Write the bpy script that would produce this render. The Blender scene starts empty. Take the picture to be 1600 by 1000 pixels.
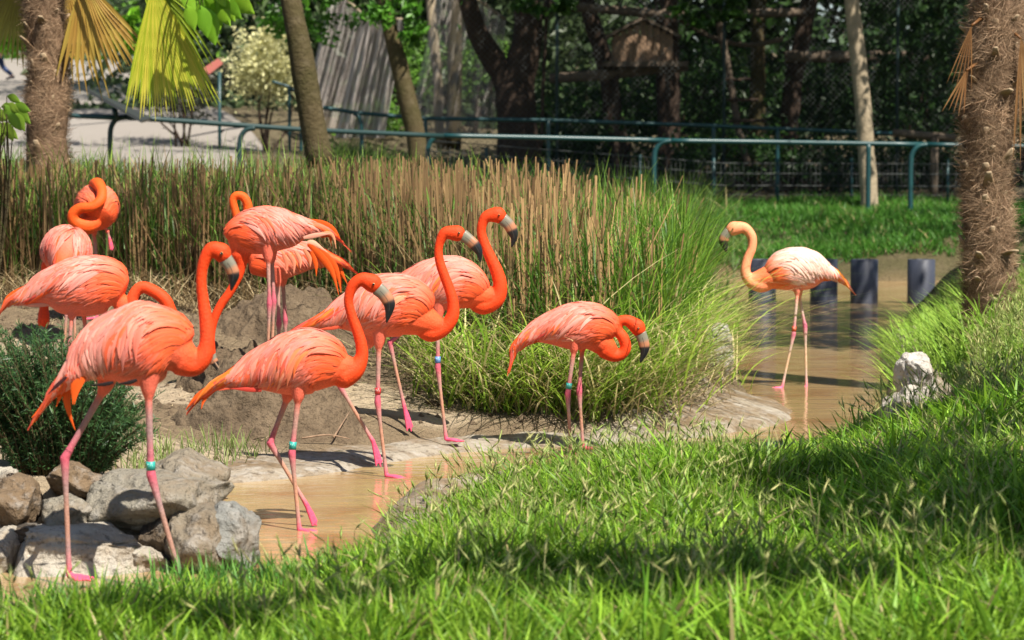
import bpy, math, random
import numpy as np
from mathutils import Vector
rng = np.random.default_rng(7)
random.seed(7)
R = math.radians
scene = bpy.context.scene
COL = scene.collection

# ------------------------------------------------------------------ camera
CAM_H = 1.5
FPX = 4000.0                      # focal length in photograph pixels (1600 wide) -> 90 mm
TILT = math.atan((500 - 267) / FPX)
cam_d = bpy.data.cameras.new('camera')
cam_d.sensor_width = 36.0
cam_d.lens = FPX / 1600 * 36
cam_d.clip_end = 600
cam_d.dof.use_dof = True
cam_d.dof.focus_distance = 12.6
cam_d.dof.aperture_fstop = 4.6
cam = bpy.data.objects.new('camera', cam_d)
COL.objects.link(cam)
cam.location = (0, 0, CAM_H)
cam.rotation_euler = (R(90) - TILT, 0, 0)
scene.camera = cam

# ------------------------------------------------------------------ sky, sun, exposure
SUN_TO = Vector((0.43, -0.57, 0.98)).normalized()      # direction towards the sun
world = bpy.data.worlds.new('World')
scene.world = world
world.use_nodes = True
wn = world.node_tree
sky = wn.nodes.new('ShaderNodeTexSky')
sky.sky_type = 'NISHITA'
sky.sun_disc = False
sky.sun_elevation = math.asin(SUN_TO.z)
sky.sun_rotation = math.atan2(SUN_TO.x, SUN_TO.y)
bg = wn.nodes['Background']
bg.inputs['Strength'].default_value = 0.055
wn.links.new(sky.outputs[0], bg.inputs['Color'])
sun_d = bpy.data.lights.new('sun', 'SUN')
sun_d.energy = 5.0
sun_d.angle = R(0.5)
sun_d.color = (1.0, 0.93, 0.82)
sun = bpy.data.objects.new('sun', sun_d)
COL.objects.link(sun)
sun.rotation_euler = SUN_TO.to_track_quat('Z', 'Y').to_euler()
sun.location = (10, -10, 20)
scene.view_settings.view_transform = 'Standard'
scene.view_settings.look = 'None'
scene.view_settings.exposure = 1.1
scene.view_settings.gamma = 1.0
scene.view_settings.use_curve_mapping = False

# ------------------------------------------------------------------ helpers
CT, ST = math.cos(TILT), math.sin(TILT)

def at(px, py, Y):
    """world point at depth Y that stands where the photograph shows (px, py)"""
    dx, dz = (px - 800) / FPX, -(py - 500) / FPX
    d = np.array([dx, CT + dz * ST, -ST + dz * CT])
    return np.array([0, 0, CAM_H]) + d * (Y / d[1])

def on_plane(px, py, z=0.0):
    dx, dz = (px - 800) / FPX, -(py - 500) / FPX
    d = np.array([dx, CT + dz * ST, -ST + dz * CT])
    return np.array([0, 0, CAM_H]) + d * ((z - CAM_H) / d[2])

def nrm(v):
    v = np.asarray(v, float)
    return v / (np.linalg.norm(v, axis=-1, keepdims=True) + 1e-12)

def tag(o, label=None, cat=None, group=None, kind=None):
    if label: o['label'] = label
    if cat: o['category'] = cat
    if group: o['group'] = group
    if kind: o['kind'] = kind
    return o

def empty(name, loc):
    o = bpy.data.objects.new(name, None)
    o.empty_display_size = 0.1
    o.location = loc
    COL.objects.link(o)
    return o

def make_mesh(name, V, F, C=None, smooth=True, UV=None):
    """V (n,3); F list of (k,m) integer arrays or list of tuples; C (n,3) vertex colours; UV (n,2) per-vertex"""
    me = bpy.data.meshes.new(name)
    V = np.asarray(V, np.float32)
    if isinstance(F, list) and len(F) and isinstance(F[0], (tuple, list)):
        loops = np.fromiter((i for f in F for i in f), np.int32)
        tot = np.array([len(f) for f in F], np.int32)
    else:
        if not isinstance(F, list): F = [F]
        F = [np.asarray(f, np.int32) for f in F if len(f)]
        loops = np.concatenate([f.ravel() for f in F])
        tot = np.concatenate([np.full(len(f), f.shape[1], np.int32) for f in F])
    start = np.concatenate([[0], np.cumsum(tot)[:-1]]).astype(np.int32)
    me.vertices.add(len(V)); me.vertices.foreach_set('co', V.ravel())
    me.loops.add(len(loops)); me.loops.foreach_set('vertex_index', loops)
    me.polygons.add(len(tot))
    me.polygons.foreach_set('loop_start', start)
    me.polygons.foreach_set('loop_total', tot)
    me.polygons.foreach_set('use_smooth', np.full(len(tot), smooth))
    me.update(calc_edges=True)
    if C is not None:
        a = me.color_attributes.new('Col', 'FLOAT_COLOR', 'POINT')
        a.data.foreach_set('color', np.concatenate([np.asarray(C, np.float32), np.ones((len(V), 1), np.float32)], 1).ravel())
    if UV is not None:
        l = me.uv_layers.new(name='UV')
        l.data.foreach_set('uv', np.asarray(UV, np.float32)[loops].ravel())
    me.validate()
    return me

def obj(name, me, mat, parent=None, loc=None):
    o = bpy.data.objects.new(name, me)
    COL.objects.link(o)
    if mat: me.materials.append(mat)
    if parent: o.parent = parent
    if loc is not None: o.location = loc
    return o

class MB:
    """collects shapes into one mesh"""
    def __init__(s): s.V = []; s.F = []; s.C = []; s.n = 0
    def add(s, V, F, C=None):
        V = np.asarray(V, float)
        s.V.append(V)
        s.F += [tuple(int(i) + s.n for i in f) for f in F]
        if C is None: C = np.ones((len(V), 3))
        C = np.asarray(C, float)
        if C.ndim == 1: C = np.repeat(C[None], len(V), 0)
        s.C.append(C); s.n += len(V)
    def loft(s, P, ra, rb=None, n=10, side=(0, 1, 0), C=None, cap=True):
        V, F = loft(P, ra, rb, n, side, cap)
        if C is not None:
            C = np.asarray(C, float)
            if C.ndim == 2:
                Cv = np.repeat(C, n, 0)
                if cap: Cv = np.concatenate([Cv, C[:1], C[-1:]])
                C = Cv
        s.add(V, F, C)
    def box(s, c, size, rot=None, C=None):
        V = np.array([[x, y, z] for x in (-.5, .5) for y in (-.5, .5) for z in (-.5, .5)]) * np.asarray(size)
        if rot is not None: V = V @ np.asarray(rot).T
        s.add(V + np.asarray(c), [(0, 1, 3, 2), (4, 6, 7, 5), (0, 4, 5, 1), (2, 3, 7, 6), (0, 2, 6, 4), (1, 5, 7, 3)], C)
    def mesh(s, name, smooth=True, origin=None):
        V = np.concatenate(s.V)
        if origin is not None: V = V - np.asarray(origin)
        return make_mesh(name, V, s.F, np.concatenate(s.C), smooth)
    def build(s, name, mat, parent=None, smooth=True, origin=None, loc=None):
        return obj(name, s.mesh(name, smooth, origin), mat, parent, loc)

def frames(P, side=(0, 1, 0)):
    P = np.asarray(P, float)
    T = np.gradient(P, axis=0); T = nrm(T)
    S = np.zeros_like(P)
    s = np.asarray(side, float)
    for i in range(len(P)):
        s = s - T[i] * np.dot(s, T[i])
        if np.linalg.norm(s) < 1e-5: s = np.cross(T[i], [0.3, 0.5, 0.8])
        s = s / np.linalg.norm(s); S[i] = s
    U = np.cross(T, S)
    return T, S, U

def loft(P, ra, rb=None, n=10, side=(0, 1, 0), cap=True):
    P = np.asarray(P, float)
    m = len(P)
    ra = np.broadcast_to(np.asarray(ra, float), (m,)); rb = ra if rb is None else np.broadcast_to(np.asarray(rb, float), (m,))
    T, S, U = frames(P, side)
    a = np.linspace(0, 2 * np.pi, n, endpoint=False)
    V = P[:, None] + S[:, None] * (ra[:, None] * np.cos(a))[..., None] + U[:, None] * (rb[:, None] * np.sin(a))[..., None]
    V = V.reshape(-1, 3)
    F = []
    for i in range(m - 1):
        for j in range(n):
            k = (j + 1) % n
            F.append((i * n + j, i * n + k, (i + 1) * n + k, (i + 1) * n + j))
    if cap:
        V = np.concatenate([V, P[:1], P[-1:]])
        b = m * n
        for j in range(n):
            k = (j + 1) % n
            F.append((b, k, j)); F.append((b + 1, (m - 1) * n + j, (m - 1) * n + k))
    return V, F

def cr(P, m):
    """Catmull-Rom resample of control rows (any number of columns) to m rows, even in chord length"""
    P = np.asarray(P, float)
    Q = np.concatenate([[2 * P[0] - P[1]], P, [2 * P[-1] - P[-2]]])
    t = np.linspace(0, len(P) - 1 - 1e-9, m)
    i = t.astype(int); f = (t - i)[:, None]
    a, b, c, d = Q[i], Q[i + 1], Q[i + 2], Q[i + 3]
    return .5 * (2 * b + (c - a) * f + (2 * a - 5 * b + 4 * c - d) * f ** 2 + (3 * b - a - 3 * c + d) * f ** 3)

def hash_noise(P, scale, seed=0):
    """value noise 3-D, vectorised, 0..1"""
    Q = np.asarray(P, float) * scale + seed * 17.31
    I = np.floor(Q).astype(np.int64); f = Q - I; f = f * f * (3 - 2 * f)
    def h(i, j, k):
        n = (i * 374761393 + j * 668265263 + k * 2147483647 + seed * 144665) & 0x7fffffff
        n = ((n ^ (n >> 13)) * 1274126177) & 0x7fffffff
        n = n ^ (n >> 16)
        return (n & 0xffff) / 65535.0
    r = 0
    for a in (0, 1):
        for b in (0, 1):
            for c in (0, 1):
                w = (f[:, 0] if a else 1 - f[:, 0]) * (f[:, 1] if b else 1 - f[:, 1]) * (f[:, 2] if c else 1 - f[:, 2])
                r = r + w * h(I[:, 0] + a, I[:, 1] + b, I[:, 2] + c)
    return r

def fbm(P, scale, oct=4, seed=0):
    r = 0; amp = .5; tot = 0
    for o in range(oct):
        r = r + amp * hash_noise(P, scale * 2 ** o, seed + o); tot += amp; amp *= .5
    return r / tot

def smooth(x, a=0, b=1):
    t = np.clip((x - a) / (b - a), 0, 1)
    return t * t * (3 - 2 * t)

def inside(poly, X, Y):
    poly = np.asarray(poly); r = np.zeros(X.shape, bool)
    x0, y0 = poly[:, 0], poly[:, 1]; x1, y1 = np.roll(x0, -1), np.roll(y0, -1)
    for a, b, c, d in zip(x0, y0, x1, y1):
        cond = (b > Y) != (d > Y)
        r ^= cond & (X < (c - a) * (Y - b) / (d - b + 1e-12) + a)
    return r

def dist_poly(line, X, Y, closed=True):
    line = np.asarray(line); best = np.full(X.shape, 1e9)
    n = len(line)
    for i in range(n if closed else n - 1):
        a, b = line[i], line[(i + 1) % n]
        d = b - a; L = d @ d + 1e-12
        t = np.clip(((X - a[0]) * d[0] + (Y - a[1]) * d[1]) / L, 0, 1)
        best = np.minimum(best, np.hypot(X - a[0] - t * d[0], Y - a[1] - t * d[1]))
    return best

# ------------------------------------------------------------------ materials
def mat(name, col=(.5, .5, .5), attr=False, rough=.7, spec=.3, var=None, bump=None, bump2=None, transl=0, streak=None, metal=0, grain=None):
    m = bpy.data.materials.new(name); m.use_nodes = True
    nt = m.node_tree; N = nt.nodes; L = nt.links
    p = N['Principled BSDF']
    p.inputs['Roughness'].default_value = rough
    p.inputs['Specular IOR Level'].default_value = spec
    p.inputs['Metallic'].default_value = metal
    tc = N.new('ShaderNodeTexCoord')
    if attr:
        a = N.new('ShaderNodeAttribute'); a.attribute_name = 'Col'; c = a.outputs['Color']
    else:
        rgb = N.new('ShaderNodeRGB'); rgb.outputs[0].default_value = (*col, 1); c = rgb.outputs[0]
    def noise(scale, detail=4, vec=None, rgh=.6):
        n = N.new('ShaderNodeTexNoise'); n.inputs['Scale'].default_value = scale; n.inputs['Detail'].default_value = detail
        n.inputs['Roughness'].default_value = rgh
        L.new(vec if vec is not None else tc.outputs['Object'], n.inputs['Vector']); return n.outputs['Fac']
    def mix(f, a_, b_, mode='MIX'):
        x = N.new('ShaderNodeMix'); x.data_type = 'RGBA'; x.blend_type = mode; x.clamp_factor = True
        if isinstance(f, float): x.inputs[0].default_value = f
        else: L.new(f, x.inputs[0])
        for s, v in ((6, a_), (7, b_)):
            if isinstance(v, tuple): x.inputs[s].default_value = (*v, 1)
            else: L.new(v, x.inputs[s])
        return x.outputs[2]
    def ramp(f, lo, hi):
        r = N.new('ShaderNodeMapRange'); r.inputs[1].default_value = lo; r.inputs[2].default_value = hi; L.new(f, r.inputs[0]); return r.outputs[0]
    for v in (var or []):                       # (scale, colour, lo, hi, strength)
        f = ramp(noise(v[0]), v[2], v[3])
        mm = N.new('ShaderNodeMath'); mm.operation = 'MULTIPLY'; L.new(f, mm.inputs[0]); mm.inputs[1].default_value = v[4]
        c = mix(mm.outputs[0], c, v[1])
    if streak:                                  # (across, along, strength) from UV
        mp = N.new('ShaderNodeMapping'); mp.inputs['Scale'].default_value = (streak[0], streak[1], 1)
        L.new(tc.outputs['UV'], mp.inputs['Vector'])
        f = ramp(noise(1.0, 3, mp.outputs[0]), .3, .7)
        g = N.new('ShaderNodeMapRange'); g.inputs[3].default_value = 1 - streak[2]; g.inputs[4].default_value = 1 + streak[2] * .35; L.new(f, g.inputs[0])
        hs = N.new('ShaderNodeHueSaturation'); L.new(c, hs.inputs['Color']); L.new(g.outputs[0], hs.inputs['Value']); c = hs.outputs[0]
    if grain:                                   # (scale vector, strength): stretched value variation
        mp = N.new('ShaderNodeMapping'); mp.inputs['Scale'].default_value = grain[0]
        L.new(tc.outputs['Object'], mp.inputs['Vector'])
        f = ramp(noise(1.0, 5, mp.outputs[0], .7), .3, .7)
        g = N.new('ShaderNodeMapRange'); g.inputs[3].default_value = 1 - grain[1]; g.inputs[4].default_value = 1 + grain[1] * .5; L.new(f, g.inputs[0])
        hs = N.new('ShaderNodeHueSaturation'); L.new(c, hs.inputs['Color']); L.new(g.outputs[0], hs.inputs['Value']); c = hs.outputs[0]
    L.new(c, p.inputs['Base Color'])
    nb = None
    for b in (bump, bump2):                     # (scale, strength, distance)
        if b:
            bn = N.new('ShaderNodeBump'); bn.inputs['Strength'].default_value = b[1]; bn.inputs['Distance'].default_value = b[2]
            L.new(noise(b[0], 6), bn.inputs['Height'])
            if nb: L.new(nb, bn.inputs['Normal'])
            nb = bn.outputs[0]
    if nb: L.new(nb, p.inputs['Normal'])
    if transl:
        t = N.new('ShaderNodeBsdfTranslucent'); L.new(c, t.inputs['Color'])
        mx = N.new('ShaderNodeMixShader'); mx.inputs[0].default_value = transl
        L.new(p.outputs[0], mx.inputs[1]); L.new(t.outputs[0], mx.inputs[2])
        L.new(mx.outputs[0], N['Material Output'].inputs['Surface'])
    return m

MAT = {}
MAT['ground'] = mat('ground', attr=True, rough=.95, spec=.15, var=[(3, (.16, .12, .08), .45, .75, .35), (26, (.26, .20, .14), .55, .8, .3)], bump=(45, 1.0, .03), bump2=(11, .9, .08))
MAT['mud'] = mat('mud', (.115, .083, .053), rough=.95, spec=.15, var=[(5, (.20, .15, .098), .44, .68, .6), (45, (.05, .036, .024), .5, .68, .6)], bump=(60, .9, .02), bump2=(18, .8, .04))
MAT['concrete'] = mat('concrete', (.27, .235, .185), rough=.8, spec=.3, var=[(2.6, (.15, .10, .052), .38, .58, .9), (14, (.36, .345, .32), .5, .7, .5), (22, (.07, .05, .03), .52, .66, .7)], bump=(30, .9, .02), bump2=(6, .6, .05))
MAT['rock'] = mat('rock', attr=True, rough=.9, spec=.2, var=[(5, (.17, .115, .065), .46, .68, .6), (14, (.34, .325, .30), .52, .7, .45), (30, (.035, .028, .02), .58, .70, .65)], bump=(14, 1.0, .05), bump2=(50, .8, .015))
MAT['grass'] = mat('grass', attr=True, rough=.5, spec=.35, transl=.4)
MAT['reed'] = mat('reed', attr=True, rough=.6, spec=.25, transl=.12)
MAT['leaf'] = mat('leaf', attr=True, rough=.45, spec=.35, transl=.38)
MAT['bark'] = mat('bark', (.075, .058, .03), rough=.95, spec=.1, var=[(2.5, (.045, .045, .015), .4, .7, .7), (9, (.13, .105, .065), .52, .72, .5)], bump=(22, .9, .03), bump2=(60, .6, .01))
MAT['dark_bark'] = mat('dark_bark', (.05, .035, .027), rough=.95, spec=.1, var=[(5, (.11, .075, .05), .5, .75, .6)], bump=(18, .9, .04))
MAT['pale_bark'] = mat('pale_bark', (.30, .245, .17), rough=.9, spec=.15, var=[(4, (.17, .14, .09), .45, .7, .6)], bump=(18, .8, .02))
MAT['fibre'] = mat('fibre', attr=True, rough=.85, spec=.15, transl=.15)
MAT['boot'] = mat('boot', attr=True, rough=.9, spec=.12, bump=(35, .7, .01), var=[(14, (.09, .055, .03), .45, .7, .6)])
MAT['plumage'] = mat('plumage', attr=True, rough=.62, spec=.25, transl=.12, streak=(9, .8, .28))
MAT['skin'] = mat('flamingo_skin', attr=True, rough=.65, spec=.25, grain=((150, 150, 60), .26), bump=(110, .5, .006))
MAT['bill'] = mat('bill', attr=True, rough=.38, spec=.45)
MAT['eye'] = mat('eye', attr=True, rough=.12, spec=.6)
MAT['band'] = mat('leg_band', attr=True, rough=.4, spec=.4)
MAT['green_paint'] = mat('green_paint', (.005, .040, .044), rough=.42, spec=.5, var=[(7, (.008, .07, .07), .5, .7, .5), (30, (.16, .2, .2), .66, .74, .5)], bump=(40, .15, .005))
MAT['dark_paint'] = mat('dark_paint', (.012, .035, .035), rough=.5, spec=.4)
MAT['wire'] = mat('wire', (.05, .055, .055), rough=.6, spec=.3)
MAT['net'] = mat('net', (.55, .50, .47), rough=.8, spec=.2)
MAT['wood'] = mat('wood', (.26, .17, .11), rough=.85, spec=.15, grain=((30, 30, 2), .5), var=[(3, (.09, .065, .045), .45, .7, .5)], bump=(30, .4, .01))
MAT['log'] = mat('log', (.13, .10, .075), rough=.9, spec=.12, grain=((4, 30, 30), .45), bump=(30, .6, .02))
MAT['pipe'] = mat('pipe', (.040, .046, .066), rough=.5, spec=.4, var=[(6, (.065, .07, .09), .5, .75, .5)], grain=((20, 20, 3), .2))
MAT['path'] = mat('path', (.22, .20, .18), rough=.9, spec=.2, var=[(.7, (.20, .18, .16), .4, .7, .6), (30, (.26, .235, .21), .5, .7, .3)], bump=(60, .3, .01))
MAT['cloth'] = mat('cloth', attr=True, rough=.85, spec=.1)
MAT['panel'] = mat('panel', attr=True, rough=.4, spec=.4)
def water_mat():
    m = mat('water', (.33, .225, .105), rough=.07, spec=.5, var=[(.9, (.44, .32, .17), .42, .62, .8), (1.8, (.24, .115, .045), .46, .66, .8)])
    nt = m.node_tree; N = nt.nodes; L = nt.links; p = N['Principled BSDF']
    tc = N.new('ShaderNodeTexCoord'); mp = N.new('ShaderNodeMapping'); mp.inputs['Scale'].default_value = (2.2, 6.0, 1)
    L.new(tc.outputs['Object'], mp.inputs[0])
    n = N.new('ShaderNodeTexNoise'); n.inputs['Scale'].default_value = 1.6; n.inputs['Detail'].default_value = 4
    L.new(mp.outputs[0], n.inputs['Vector'])
    b = N.new('ShaderNodeBump'); b.inputs['Strength'].default_value = .38; b.inputs['Distance'].default_value = .02
    L.new(n.outputs['Fac'], b.inputs['Height']); L.new(b.outputs[0], p.inputs['Normal'])
    return m
MAT['water'] = water_mat()

# ------------------------------------------------------------------ shorelines and terrain
NEAR = [(-900, 1030), (-300, 1010), (-60, 990), (120, 985), (290, 958), (420, 930), (540, 905), (600, 872), (604, 828), (636, 790), (690, 772), (760, 762), (830, 752), (950, 744), (1080, 730),
        (1200, 716), (1300, 704), (1385, 690), (1412, 650), (1416, 605), (1402, 562), (1388, 530), (1390, 500), (1410, 475), (1470, 462), (1600, 455), (1800, 450)]
ISLE = [(-900, 903), (-300, 903), (240, 903), (395, 895), (412, 865), (372, 800), (338, 770), (345, 752), (450, 750), (540, 735), (650, 715), (760, 702), (860, 698), (960, 694), (1060, 686),
        (1180, 674), (1245, 655), (1215, 628), (1185, 590), (1165, 545), (1150, 500), (1125, 470), (1105, 452)]
FARS = [(1090, 440), (1150, 436), (1300, 438), (1420, 440), (1600, 436), (1800, 432)]
def w2(L): return np.array([on_plane(*p)[:2] for p in L])
def soften(P, it=2):
    P = np.asarray(P)
    for _ in range(it):
        Q = [P[0]]
        for a, b in zip(P[:-1], P[1:]): Q += [.75 * a + .25 * b, .25 * a + .75 * b]
        Q.append(P[-1]); P = np.array(Q)
    return P
near_w, isle_w, far_w = soften(w2(NEAR)), soften(w2(ISLE)), soften(w2(FARS))
WATER = np.concatenate([near_w, far_w[::-1], isle_w[::-1]])
def xw(px, Y): return (px - 800) / FPX * Y
CTRL = [(0, 8.2, .06), (400, 8.5, .07), (800, 8, .1), (800, 9.5, .1), (800, 11.5, .07), (1200, 8, .14), (1200, 10, .14), (1200, 12.5, .04), (1550, 8, .2), (1550, 10, .26), (1550, 12.5, .30),
        (1400, 14, .06), (1550, 15, .5), (1560, 17.5, .55), (1480, 19, .4), (1700, 17, .6), (1600, 22, .45), (1700, 30, .3), (800, 3, .1), (3000, 8, .4), (-1200, 6, .05),
        (60, 10.3, .30), (300, 10.2, .22), (200, 12, .22), (420, 13.2, .08), (250, 14.3, .2), (420, 14.8, .33), (100, 15, .25), (600, 14.3, .15), (700, 14.6, .12), (150, 17.5, .48), (420, 17, .5),
        (600, 17, .4), (0, 20, .58), (400, 20, .58), (800, 20, .5), (850, 16, .22), (950, 15.3, .18), (1020, 16.5, .3), (1060, 19, .35), (1050, 24, .4), (800, 26, .75), (400, 28, .9), (0, 28, .95), (-800, 14, .3), (-600, 22, .6),
        (1200, 37, .3), (1200, 40, .8), (1500, 40, .8), (1700, 39, .75), (900, 38, .8), (700, 36, .95), (400, 36, 1.3), (0, 36, 1.4), (0, 45, 1.9), (400, 45, 1.85), (400, 60, 3), (0, 60, 2.8), (0, 75, 3.6), (300, 75, 3.6), (-300, 80, 4), (0, 88, 4.5), (400, 90, 4.7), (0, 105, 5.9), (300, 105, 5.9),
        (900, 45, 1.0), (1300, 45, 1.0), (1500, 47, 1.1), (1000, 60, 2.3), (1500, 60, 2.3), (1000, 90, 4.5), (1500, 90, 4.5), (800, 150, 8), (0, 150, 8), (1600, 150, 8)]
CX = np.array([[xw(a, b), b, c] for a, b, c in CTRL])
def terrain_raw(X, Y):
    num = 0; den = 0
    for x, y, z in CX:
        sc = 1 + y * .03
        d2 = ((X - x) ** 2 + (Y - y) ** 2) / sc ** 2 + .05
        w = d2 ** -1.6
        num = num + w * z; den = den + w
    T = num / den
    d = dist_poly(WATER, X, Y)
    ins = inside(WATER, X, Y)
    z = T * smooth(d, .05, .75) - .05 * (1 - smooth(d, 0, .3))
    return np.where(ins, -.05 - .16 * smooth(d, 0, .5), z), np.where(ins, -d, d)

def axis(lo, a, b, hi, step, grow=1.12):
    mid = list(np.arange(a, b + 1e-6, step)); s = step; x = a; L = []
    while x > lo: s *= grow; x -= s; L.append(max(x, lo))
    s = step; x = b; H = []
    while x < hi: s *= grow; x += s; H.append(min(x, hi))
    return np.array(L[::-1] + mid + H)
GX = axis(-90, -4.2, 4.8, 90, .055); GY = axis(-12, 7.5, 21, 170, .055, 1.05)
gx, gy = np.meshgrid(GX, GY)
GZ, GD = terrain_raw(gx, gy)
island_poly = np.concatenate([isle_w, w2([(1090, 440)]), np.array([[2.5, 36.5], [-12, 36.5], [-40, 20], [-40, 9.9]])])
isl = inside(island_poly, gx, gy)
P3 = np.stack([gx.ravel(), gy.ravel(), 0 * gx.ravel()], 1)
rough_n = (fbm(P3, 2.2, 4, 3) - .5).reshape(gx.shape); fine_n = (fbm(P3, 9, 3, 5) - .5).reshape(gx.shape)
land = smooth(GD, .1, .6)
GZ = GZ + land * (rough_n * .10 + fine_n * .05 * isl) * np.where(gy > 30, .6, 1)
def ground_z(x, y):
    x = np.atleast_1d(np.asarray(x, float)); y = np.atleast_1d(np.asarray(y, float))
    i = np.clip(np.searchsorted(GX, x) - 1, 0, len(GX) - 2); j = np.clip(np.searchsorted(GY, y) - 1, 0, len(GY) - 2)
    u = np.clip((x - GX[i]) / (GX[i + 1] - GX[i]), 0, 1); v = np.clip((y - GY[j]) / (GY[j + 1] - GY[j]), 0, 1)
    return (GZ[j, i] * (1 - u) + GZ[j, i + 1] * u) * (1 - v) + (GZ[j + 1, i] * (1 - u) + GZ[j + 1, i + 1] * u) * v
def gz(x, y): return float(ground_z(x, y)[0])
nx_, ny_ = len(GX), len(GY)
idx = np.arange(nx_ * ny_).reshape(ny_, nx_)
quads = np.stack([idx[:-1, :-1], idx[:-1, 1:], idx[1:, 1:], idx[1:, :-1]], -1).reshape(-1, 4)
soil = np.array([.085, .075, .035]); mudc = np.array([.195, .145, .09]); sunlit_sandc = np.array([.40, .32, .22]); bedc = np.array([.25, .17, .09]); far_soil = np.array([.12, .10, .06])
C = np.where(isl[..., None], mudc, soil)
sunlit_sandy = smooth(fbm(P3, .9, 3, 9).reshape(gx.shape), .46, .56) * isl * (gy < 16.5) * .9  # random sand patches, with sunlit cream put into their colour
C = C * (1 - sunlit_sandy[..., None]) + sunlit_sandc * sunlit_sandy[..., None]
C = np.where(((gy > 36.5) | ((gy > 21) & isl))[..., None], far_soil, C)
C = np.where((GD < .02)[..., None], bedc, C)
ground = obj('ground', make_mesh('ground', np.stack([gx.ravel(), gy.ravel(), GZ.ravel()], 1), quads, C.reshape(-1, 3)), MAT['ground'])
tag(ground, kind='structure')

# water surface
lo, hi = WATER.min(0) - .1, WATER.max(0) + .1
lo[0] = max(lo[0], -8)
Vw = np.array([[lo[0], lo[1], 0], [hi[0], lo[1], 0], [hi[0], hi[1], 0], [lo[0], hi[1], 0]])
water = obj('water', make_mesh('water', Vw, [(0, 1, 2, 3)]), MAT['water'])
tag(water, kind='structure')

# concrete rims of the pond
def ribbon(name, line, prof_fn, sgn, label):
    L = np.asarray(line); d = np.concatenate([[0], np.cumsum(np.linalg.norm(np.diff(L, axis=0), axis=1))])
    n = int(d[-1] / .05); s = np.linspace(0, d[-1], n)
    P = np.stack([np.interp(s, d, L[:, 0]), np.interp(s, d, L[:, 1])], 1)
    k = np.ones(9) / 9
    Pp = np.pad(P, ((4, 4), (0, 0)), 'edge'); P = np.stack([np.convolve(Pp[:, i], k, 'valid') for i in (0, 1)], 1)
    T = nrm(np.gradient(P, axis=0)); Nn = np.stack([-T[:, 1], T[:, 0]], 1) * sgn
    rows = []
    for i in range(n):
        pr = np.asarray(prof_fn(P[i], i / n)); rows.append(np.column_stack([P[i][0] + Nn[i][0] * pr[:, 0], P[i][1] + Nn[i][1] * pr[:, 0], pr[:, 1]]))
    V = np.array(rows); m = V.shape[1]
    flat = V.reshape(-1, 3)
    ns = fbm(flat * [1, 1, .3], 5, 4, 21) - .5
    flat[:, 2] += ns * np.clip(.05 + np.abs(flat[:, 2]) * .25, 0, .09)
    flat[:, 0] += (fbm(flat, 3, 3, 22) - .5) * .08; flat[:, 1] += (fbm(flat, 3, 3, 23) - .5) * .12
    ii = np.arange(n * m).reshape(n, m)
    q = np.stack([ii[:-1, :-1], ii[:-1, 1:], ii[1:, 1:], ii[1:, :-1]], -1).reshape(-1, 4)
    o = obj(name, make_mesh(name, flat, q), MAT['concrete']); tag(o, kind='structure'); o['label'] = label
    return o
def res(p, n=14):
    p = np.asarray(p, float); t = np.linspace(0, len(p) - 1, n)
    return np.stack([np.interp(t, range(len(p)), p[:, 0]), np.interp(t, range(len(p)), p[:, 1])], 1)
flat_p = res([(-.3, -.14), (-.05, -.02), (.03, .015), (.12, .04), (.3, .05), (.5, .055), (.6, -.06)])
slope_p = res([(-.3, -.14), (-.05, -.02), (.08, .04), (.3, .09), (.55, .16), (.75, .28), (.85, .1)])
wall_p = res([(-.1, -.14), (-.02, .05), (.05, .18), (.12, .30), (.25, .36), (.4, .36), (.5, .1)])
i0, i1 = 24, len(isle_w)
def isle_prof(p, t):
    a = float(smooth(p[0], .55, .95)); b = 0.0
    return (flat_p * (1 - a) + slope_p * a) * (1 - b) + wall_p * b
ribbon('pond_edge', isle_w[i0:next(i for i in range(i0, len(isle_w)) if isle_w[i][1] > 16.5)], isle_prof, 1, 'pale worn concrete edge along the muddy island')
lip_p = res([(-.16, -.14), (-.06, .0), (.0, .06), (.08, .095), (.18, .10), (.3, .03), (.36, -.08)])
lip_hi = res([(-.2, -.14), (-.08, .06), (.0, .16), (.1, .22), (.2, .22), (.32, .1), (.4, -.08)])
def lip_prof(p, t):
    a = float(smooth(p[0], 1.7, 2.0)); return lip_p * (1 - a) + lip_hi * a
ribbon('pond_edge', near_w[4:84], lip_prof, -1, 'grey concrete lip of the pond under the foreground grass')

# ------------------------------------------------------------------ flamingos
PINK = np.array([.64, .195, .16]); PALE = np.array([.78, .35, .285]); SALM = np.array([.74, .105, .042]); ORAN = np.array([.80, .085, .010]); DEEP = np.array([.72, .07, .06]); GOLD = np.array([.90, .22, .015])
NECK = np.array([.70, .050, .006]); LEG = np.array([.37, .21, .175]); JOINT = np.array([.50, .085, .13]); FOOT = np.array([.72, .08, .16])

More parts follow.
